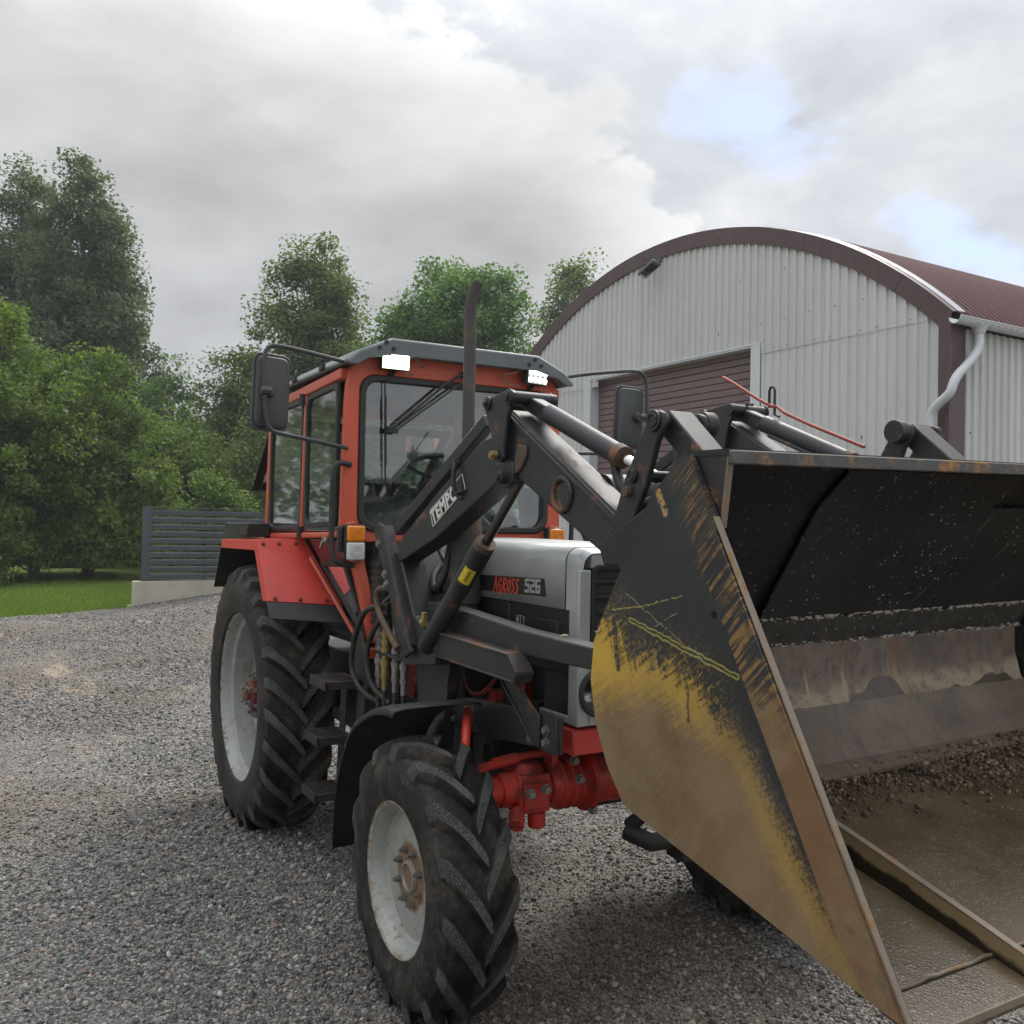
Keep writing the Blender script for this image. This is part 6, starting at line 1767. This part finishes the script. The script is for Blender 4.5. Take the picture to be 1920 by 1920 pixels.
for i in range(NS):
    zb = .545 + i * .1475
    mb = MB()
    # folded slat: two shallow bevels and a shadow lip below
    prof = [(.0, .0), (.028, .012), (.030, .050), (.022, .056), (.030, .062), (.028, .100), (.0, .112), (-.02, .112), (-.02, .0)]
    mb.add([(FX + .02 + a, y, zb + b) for y in (.82, 5.9) for a, b in prof], [(k_, (k_ + 1) % 9, 9 + (k_ + 1) % 9, 9 + k_) for k_ in range(9)] + [tuple(range(9)), tuple(range(9, 18))[::-1]])
    fb(mb, 'slat', MFE, sharp=25)
for y in (1.92, 3.1, 4.3, 5.5):
    mb = MB(); mb.box(FX - .028, FX + .012, y, y + .035, .52, 2.03); fb(mb, 'upright', MFE)
mb = MB(); mb.box(FX - .03, FX + .06, .78, 5.9, 2.026, 2.042); fb(mb, 'top_rail', MFE, bevel=.003)
mb = MB(); mb.box(FX - .02, FX + .05, .78, 5.9, .508, .528); fb(mb, 'bottom_rail', MFE, bevel=.003)

# ---------------------------------------------------------------- trees
def leaf_mat(name, dark, mid, light, transl=.5):
    m, t = new_mat(name)
    at = t.n('Attribute', dict(attribute_name='tone')).outputs['Fac']
    cc = t.ramp(at, (0, dark), (.55, mid), (1, light))
    df = t.n('BsdfPrincipled', None, Base_Color=cc, Roughness=.55, Specular_IOR_Level=.25); tr = t.n('BsdfTranslucent', None, Color=t.mix(1.0, cc, (1.25, 1.3, .8), 'MULTIPLY'))
    mx = t.n('MixShader', None, Fac=transl); t.nt.links.new(df.outputs[0], mx.inputs[1]); t.nt.links.new(tr.outputs[0], mx.inputs[2]); t.out(mx.outputs[0])
    return m
LM = {'aspen': leaf_mat('aspen leaves', (.06, .085, .044), (.11, .145, .074), (.165, .20, .115)),  # aspen colours lightened towards grey green, distance haze put into the leaves
      'linden': leaf_mat('linden leaves', (.05, .095, .018), (.125, .19, .036), (.22, .27, .065)),
      'ash': leaf_mat('ash leaves', (.065, .10, .03), (.13, .17, .05), (.20, .24, .075)),
      'maple': leaf_mat('maple leaves', (.05, .11, .028), (.105, .19, .05), (.17, .26, .075)),
      'young': leaf_mat('young shrub leaves', (.06, .11, .02), (.12, .19, .04), (.24, .31, .10))}
MBARK = paint('bark', (.055, .045, .036), .9, damt=.3, var=.3, bump=.6)
MBARKL = paint('pale aspen bark', (.17, .165, .14), .85, damt=.3, var=.25, bump=.4)
def crown_mesh(seed, x, y, z0, H, prof, nclump, nleaf, ll, clump_r, lumps=16, droop=.25, lean=(0, 0), squash=.75, lumpr=.42):
    g = np.random.default_rng(seed)
    pt = np.array([p[0] for p in prof]); pr = np.array([p[1] for p in prof])
    Rf = lambda t_1: np.interp(t_1, pt, pr)
    # lumps: big sub-masses of the crown around limb ends
    tl = g.uniform(.02, 1, lumps * 6); wgt = Rf(tl) ** 1.0 + .05
    tl = g.choice(tl, lumps, p=wgt / wgt.sum(), replace=False)
    tl[0] = .97; tl[1] = .88
    al = g.uniform(0, 2 * PI, lumps); rl = Rf(tl) * np.sqrt(g.uniform(.12, 1.0, lumps)) * .80
    LC = np.stack([rl * np.cos(al), rl * np.sin(al), tl * H], 1)
    LR = (np.maximum(Rf(tl), .25 * pr.max()) * lumpr * g.uniform(.75, 1.3, lumps))
    pw = LR ** 2; li = g.choice(lumps, nclump, p=pw / pw.sum())
    d = g.normal(0, 1, (nclump, 3)); d /= np.linalg.norm(d, axis=1)[:, None]
    rad = LR[li] * g.uniform(.25, 1.08, nclump) ** .6
    CC = LC[li] + d * rad[:, None] * np.array([1, 1, squash * 1.15])
    nu_ = int(nclump * .55)
    tu = g.uniform(.02, .99, nu_ * 4); wu = Rf(tu) ** 1.25 + .03; tu = g.choice(tu, nu_, p=wu / wu.sum(), replace=False)
    au = g.uniform(0, 2 * PI, nu_); ru = Rf(tu) * g.uniform(.05, 1, nu_) ** .5
    CC[:nu_] = np.stack([ru * np.cos(au), ru * np.sin(au), tu * H], 1) + g.normal(0, .12, (nu_, 3))
    lim = Rf(np.clip(CC[:, 2] / H, 0, 1)) * 1.12 + .12; rr_ = np.hypot(CC[:, 0], CC[:, 1]); f = np.minimum(1, lim / np.maximum(rr_, 1e-3)); CC[:, 0] *= f; CC[:, 1] *= f
    CC[:, 2] = np.clip(CC[:, 2], 0.0, H * 1.02)
    ci = g.integers(0, nclump, nleaf)
    cr = clump_r * g.uniform(.6, 1.35, nclump)
    dd = g.normal(0, .62, (nleaf, 3)).clip(-1.05, 1.05) * cr[ci][:, None] * np.array([1, 1, squash])
    P = CC[ci] + dd
    P[:, 2] -= droop * (np.hypot(dd[:, 0], dd[:, 1]) ** 1.5)
    out = P - np.array([0, 0, .45 * H]); out /= np.linalg.norm(out, axis=1)[:, None] + 1e-6
    nrm = out * .55 + np.array([0, 0, .65]) + g.normal(0, .62, (nleaf, 3)); nrm /= np.linalg.norm(nrm, axis=1)[:, None]
    tip = np.cross(nrm, g.normal(0, 1, (nleaf, 3))); tip[:, 2] -= .35; tip -= nrm * (tip * nrm).sum(1)[:, None]; tip /= np.linalg.norm(tip, axis=1)[:, None] + 1e-6
    sd = np.cross(nrm, tip)
    L = ll * g.uniform(.6, 1.35, nleaf)[:, None]; W = L * .62
    V = np.empty((nleaf, 4, 3))
    V[:, 0] = P - tip * L * .5; V[:, 1] = P + sd * W * .5 - nrm * L * .06; V[:, 2] = P + tip * L * .5 - nrm * L * .1; V[:, 3] = P - sd * W * .5 - nrm * L * .06
    V[:, :, 0] += lean[0] * (V[:, :, 2] / H) ** 1.3; V[:, :, 1] += lean[1] * (V[:, :, 2] / H) ** 1.3
    tone = np.clip(g.normal(.45, .17, nleaf) + .22 * (g.uniform(-1, 1, nclump)[ci]) + .10 * g.uniform(-1, 1, lumps)[li][ci], 0, 1)
    V += np.array([x, y, z0])
    return V.reshape(-1, 3), np.repeat(tone, 4), CC + np.array([x, y, z0]), LC + np.array([x, y, z0])
def tree(name, label, kind, x, y, z0, H, prof, nclump, nleaf, ll, clump_r, seed, trunk=.18, base=0.0, bark=None, group=None, cat='tree', **kw):
    root = empty(name, (x, y, base), None, label=label, category=cat)
    if group: root['group'] = group
    V, tone, CC, LC = crown_mesh(seed, x, y, z0, H, prof, nclump, nleaf, ll, clump_r, **kw)
    o = np_mesh('crown', V - np.array([x, y, base]), np.arange(len(V)).reshape(-1, 4), LM[kind], parent=root, attrs={'tone': ('POINT', tone)})
    g = np.random.default_rng(seed + 999)
    mb = MB(); hgt = z0 + H - base
    ln = kw.get('lean', (0, 0))
    tp = []
    for i in range(7):
        u = i / 6 * .88
        hz = base - .2 + (hgt + .2) * u
        q_ = max(0, (hz - z0) / H)
        tp.append((x + ln[0] * q_ ** 1.3 + g.normal(0, .02) * H * .2 * u, y + ln[1] * q_ ** 1.3 + g.normal(0, .02) * H * .2 * u, hz))
    mb.tube([(a - x, b - y, c - base) for a, b, c in tp], [trunk * (1.25 if i == 0 else 1) * (1 - .86 * (i / 6)) for i in range(7)], 9)
    for c in np.concatenate([LC, CC[g.choice(len(CC), min(26, len(CC)), replace=False)]]):
        u = np.clip((c[2] - base) / hgt * g.uniform(.45, .8), .12, .85)
        k_ = u / .88 * 6; i = int(min(5, k_)); f = k_ - i
        a = Vector(tp[i]).lerp(Vector(tp[i + 1]), f); b = Vector(c); mid = a.lerp(b, .5) + Vector((0, 0, .08 * (b - a).length))
        r_ = trunk * .32 * (1 - u * .6)
        mb.tube([(p_.x - x, p_.y - y, p_.z - base) for p_ in (a, mid, b)], [r_, r_ * .6, r_ * .2], 5)
    mb.build('trunk', bark or MBARK, root, sharp=0)
    return root
ASP = [(0, .75), (.12, 1.0), (.35, .95), (.6, .72), (.8, .45), (.93, .24), (1, .06)]
def sc(p, k): return [(a, b * k) for a, b in p]
ROUND = [(0, .45), (.15, .85), (.4, 1.0), (.65, .92), (.85, .62), (1, .15)]
DOME = [(0, .9), (.2, 1.0), (.5, .93), (.75, .7), (.92, .4), (1, .12)]
tree('aspen_tree', 'tallest dark grey green aspen at the left edge of the picture', 'aspen', -41.7, -.9, 3.0, 15.2, sc(ASP, 3.2), 520, 92000, .18, .60, 1, trunk=.26, bark=MBARKL, lumps=30, base=.4)
tree('aspen_tree', 'second tall dark aspen, broad and tapering, rising right of the tallest one', 'aspen', -38.3, 1.5, 2.5, 14.8, sc(ASP, 3.6), 620, 108000, .175, .60, 2, trunk=.26, bark=MBARKL, lumps=34, lean=(0, -.5), base=.4)
tree('aspen_tree', 'grey green aspen half out of the picture, farthest left', 'aspen', -39.5, -3.9, 2.0, 12.8, sc(ASP, 3.0), 330, 48000, .165, .62, 3, trunk=.24, bark=MBARKL, lumps=26, base=.4)
tree('linden_tree', 'nearest big yellow green tree over the lawn at the far left', 'linden', -22.4, -2.2, .3, 7.2, sc(ROUND, 2.5), 430, 50000, .125, .37, 4, trunk=.20, lumps=26, base=.05)
tree('linden_tree', 'green tree with low drooping branches beside the end of the fence', 'linden', -23.8, .45, .40, 6.2, sc(DOME, 2.3), 430, 52000, .125, .35, 5, trunk=.16, lumps=26, droop=.5, base=.1)
tree('linden_tree', 'dark green low tree hanging over the lawn between the big left trees', 'linden', -25.0, -.9, 1.5, 5.0, sc(DOME, 1.9), 240, 28000, .125, .38, 6, trunk=.15, lumps=18, base=.1)
tree('maple_tree', 'slim bright green young tree right of the aspens against the sky', 'maple', -33.2, 4.2, .8, 7.4, sc(ROUND, 1.5), 150, 22000, .14, .42, 7, trunk=.10, lumps=12, base=.2)
tree('ash_tree', 'tall olive green tree behind the round mirror side of the cab', 'ash', -33.4, 9.9, .8, 13.3, [(0, 3.2), (.2, 3.5), (.42, 3.4), (.55, 2.9), (.72, 2.4), (.88, 1.5), (1, .5)], 700, 122000, .17, .58, 8, trunk=.25, lumps=38, base=.3)
tree('ash_tree', 'lower olive green tree filling the gap behind the left side of the fence', 'ash', -31.0, 6.3, .5, 8.0, sc(ROUND, 2.4), 260, 40000, .145, .52, 9, trunk=.15, lumps=18, base=.3)
tree('maple_tree', 'round bright green tree directly behind the exhaust pipe', 'maple', -28.6, 14.7, 1.2, 11.3, [(0, 2.8), (.2, 3.6), (.5, 3.7), (.7, 3.3), (.86, 2.5), (1, 1.0)], 700, 125000, .17, .62, 10, trunk=.24, lumps=32, base=.3)
tree('maple_tree', 'smaller bright green tree between the olive tree and the round one', 'maple', -28.4, 11.9, .6, 9.7, sc(ROUND, 2.1), 300, 48000, .155, .55, 11, trunk=.14, lumps=16, base=.3)
tree('ash_tree', 'loose topped tree showing above the left end of the hall roof', 'ash', -34.6, 24.0, 3.0, 13.2, [(0, 2.4), (.3, 2.4), (.6, 2.1), (.85, 1.6), (1, .6)], 220, 30000, .19, .62, 12, trunk=.2, lumps=20, base=.3)
tree('linden_tree', 'dark bushy tree behind the fence between the lawn and the cab', 'linden', -27.5, 3.4, .3, 5.0, sc(ROUND, 1.9), 190, 26000, .125, .5, 13, trunk=.13, lumps=16, base=.2)
tree('ash_tree', 'bushy olive tree behind the fence directly left of the open cab window', 'ash', -26.0, 6.2, .2, 5.4, sc(DOME, 2.1), 190, 26000, .125, .5, 14, trunk=.13, lumps=16, base=.2)
tree('ash_tree', 'low spreading tree seen through the cab windows', 'ash', -26.5, 9.4, .2, 5.6, sc(DOME, 2.6), 230, 30000, .135, .55, 15, trunk=.14, lumps=18, base=.2)
tree('maple_tree', 'leafy tree seen through the rear window of the cab beside the hall', 'maple', -25.5, 12.6, .2, 5.4, sc(DOME, 2.4), 200, 26000, .135, .55, 16, trunk=.14, lumps=18, base=.2)
tree('shrub', 'pale yellow green shrub standing just behind the slatted fence', 'young', -20.6, 3.05, .3, 2.75, sc(ROUND, .85), 60, 6500, .10, .30, 17, trunk=.03, lumps=9, base=.1, cat='shrub')
tree('shrub', 'bright green bushy shrub behind the fence nearest the tractor', 'young', -20.4, 4.1, .2, 2.4, sc(ROUND, 1.0), 60, 6500, .10, .30, 18, trunk=.03, lumps=9, base=.1, cat='shrub')
tree('shrub', 'dark low bush at the left edge of the lawn', 'linden', -21.0, -2.3, .05, 1.7, sc(ROUND, 1.0), 60, 8000, .09, .32, 19, trunk=.03, lumps=9, base=.0, cat='shrub')
# far wood
g = np.random.default_rng(77)
n = 60000
az_ = g.uniform(-1.2, 1.5, n); dist = g.uniform(62, 84, n); base = math.atan2(fw.y, fw.x)
hp_ = 6.5 + 2.5 * np.sin(az_ * 9) + 1.5 * np.sin(az_ * 23 + 2) + 1.2 * np.sin(az_ * 51)
zz = hp_ * np.sqrt(g.uniform(0, 1, n)) + .3 + g.normal(0, .4, n)
P = np.stack([CAMP.x + dist * np.cos(base + az_), CAMP.y + dist * np.sin(base + az_), zz], 1)
nrm = g.normal(0, 1, (n, 3)); nrm[:, 2] = np.abs(nrm[:, 2]); nrm /= np.linalg.norm(nrm, axis=1)[:, None]
tip = np.cross(nrm, g.normal(0, 1, (n, 3))); tip /= np.linalg.norm(tip, axis=1)[:, None]; sd = np.cross(nrm, tip)
L = g.uniform(.35, .8, n)[:, None]
V = np.stack([P - tip * L * .5, P + sd * L * .35, P + tip * L * .5, P - sd * L * .35], 1)
np_mesh('far_wood', V.reshape(-1, 3), np.arange(4 * n).reshape(n, 4), LM['aspen'], attrs={'tone': ('POINT', np.repeat(g.uniform(.1, .8, n), 4))}, kind='stuff', label='far wood closing the view behind the lawn and trees', category='wood')

# faint summer haze
mb = MB(); mb.box(-130, 60, -120, 120, -6.5, 24)
m = bpy.data.materials.new('haze air'); m.use_nodes = True; nt_ = NT(m.node_tree)
vol = nt_.n('VolumePrincipled', None, Color=(.86, .90, .95, 1), Density=.0010, Anisotropy=.2)
nt_.n('OutputMaterial', None, Volume=vol.outputs[0])
mb.build('haze', m, None, sharp=0, kind='stuff', label='thin pale haze in the air over the yard and the trees', category='haze')
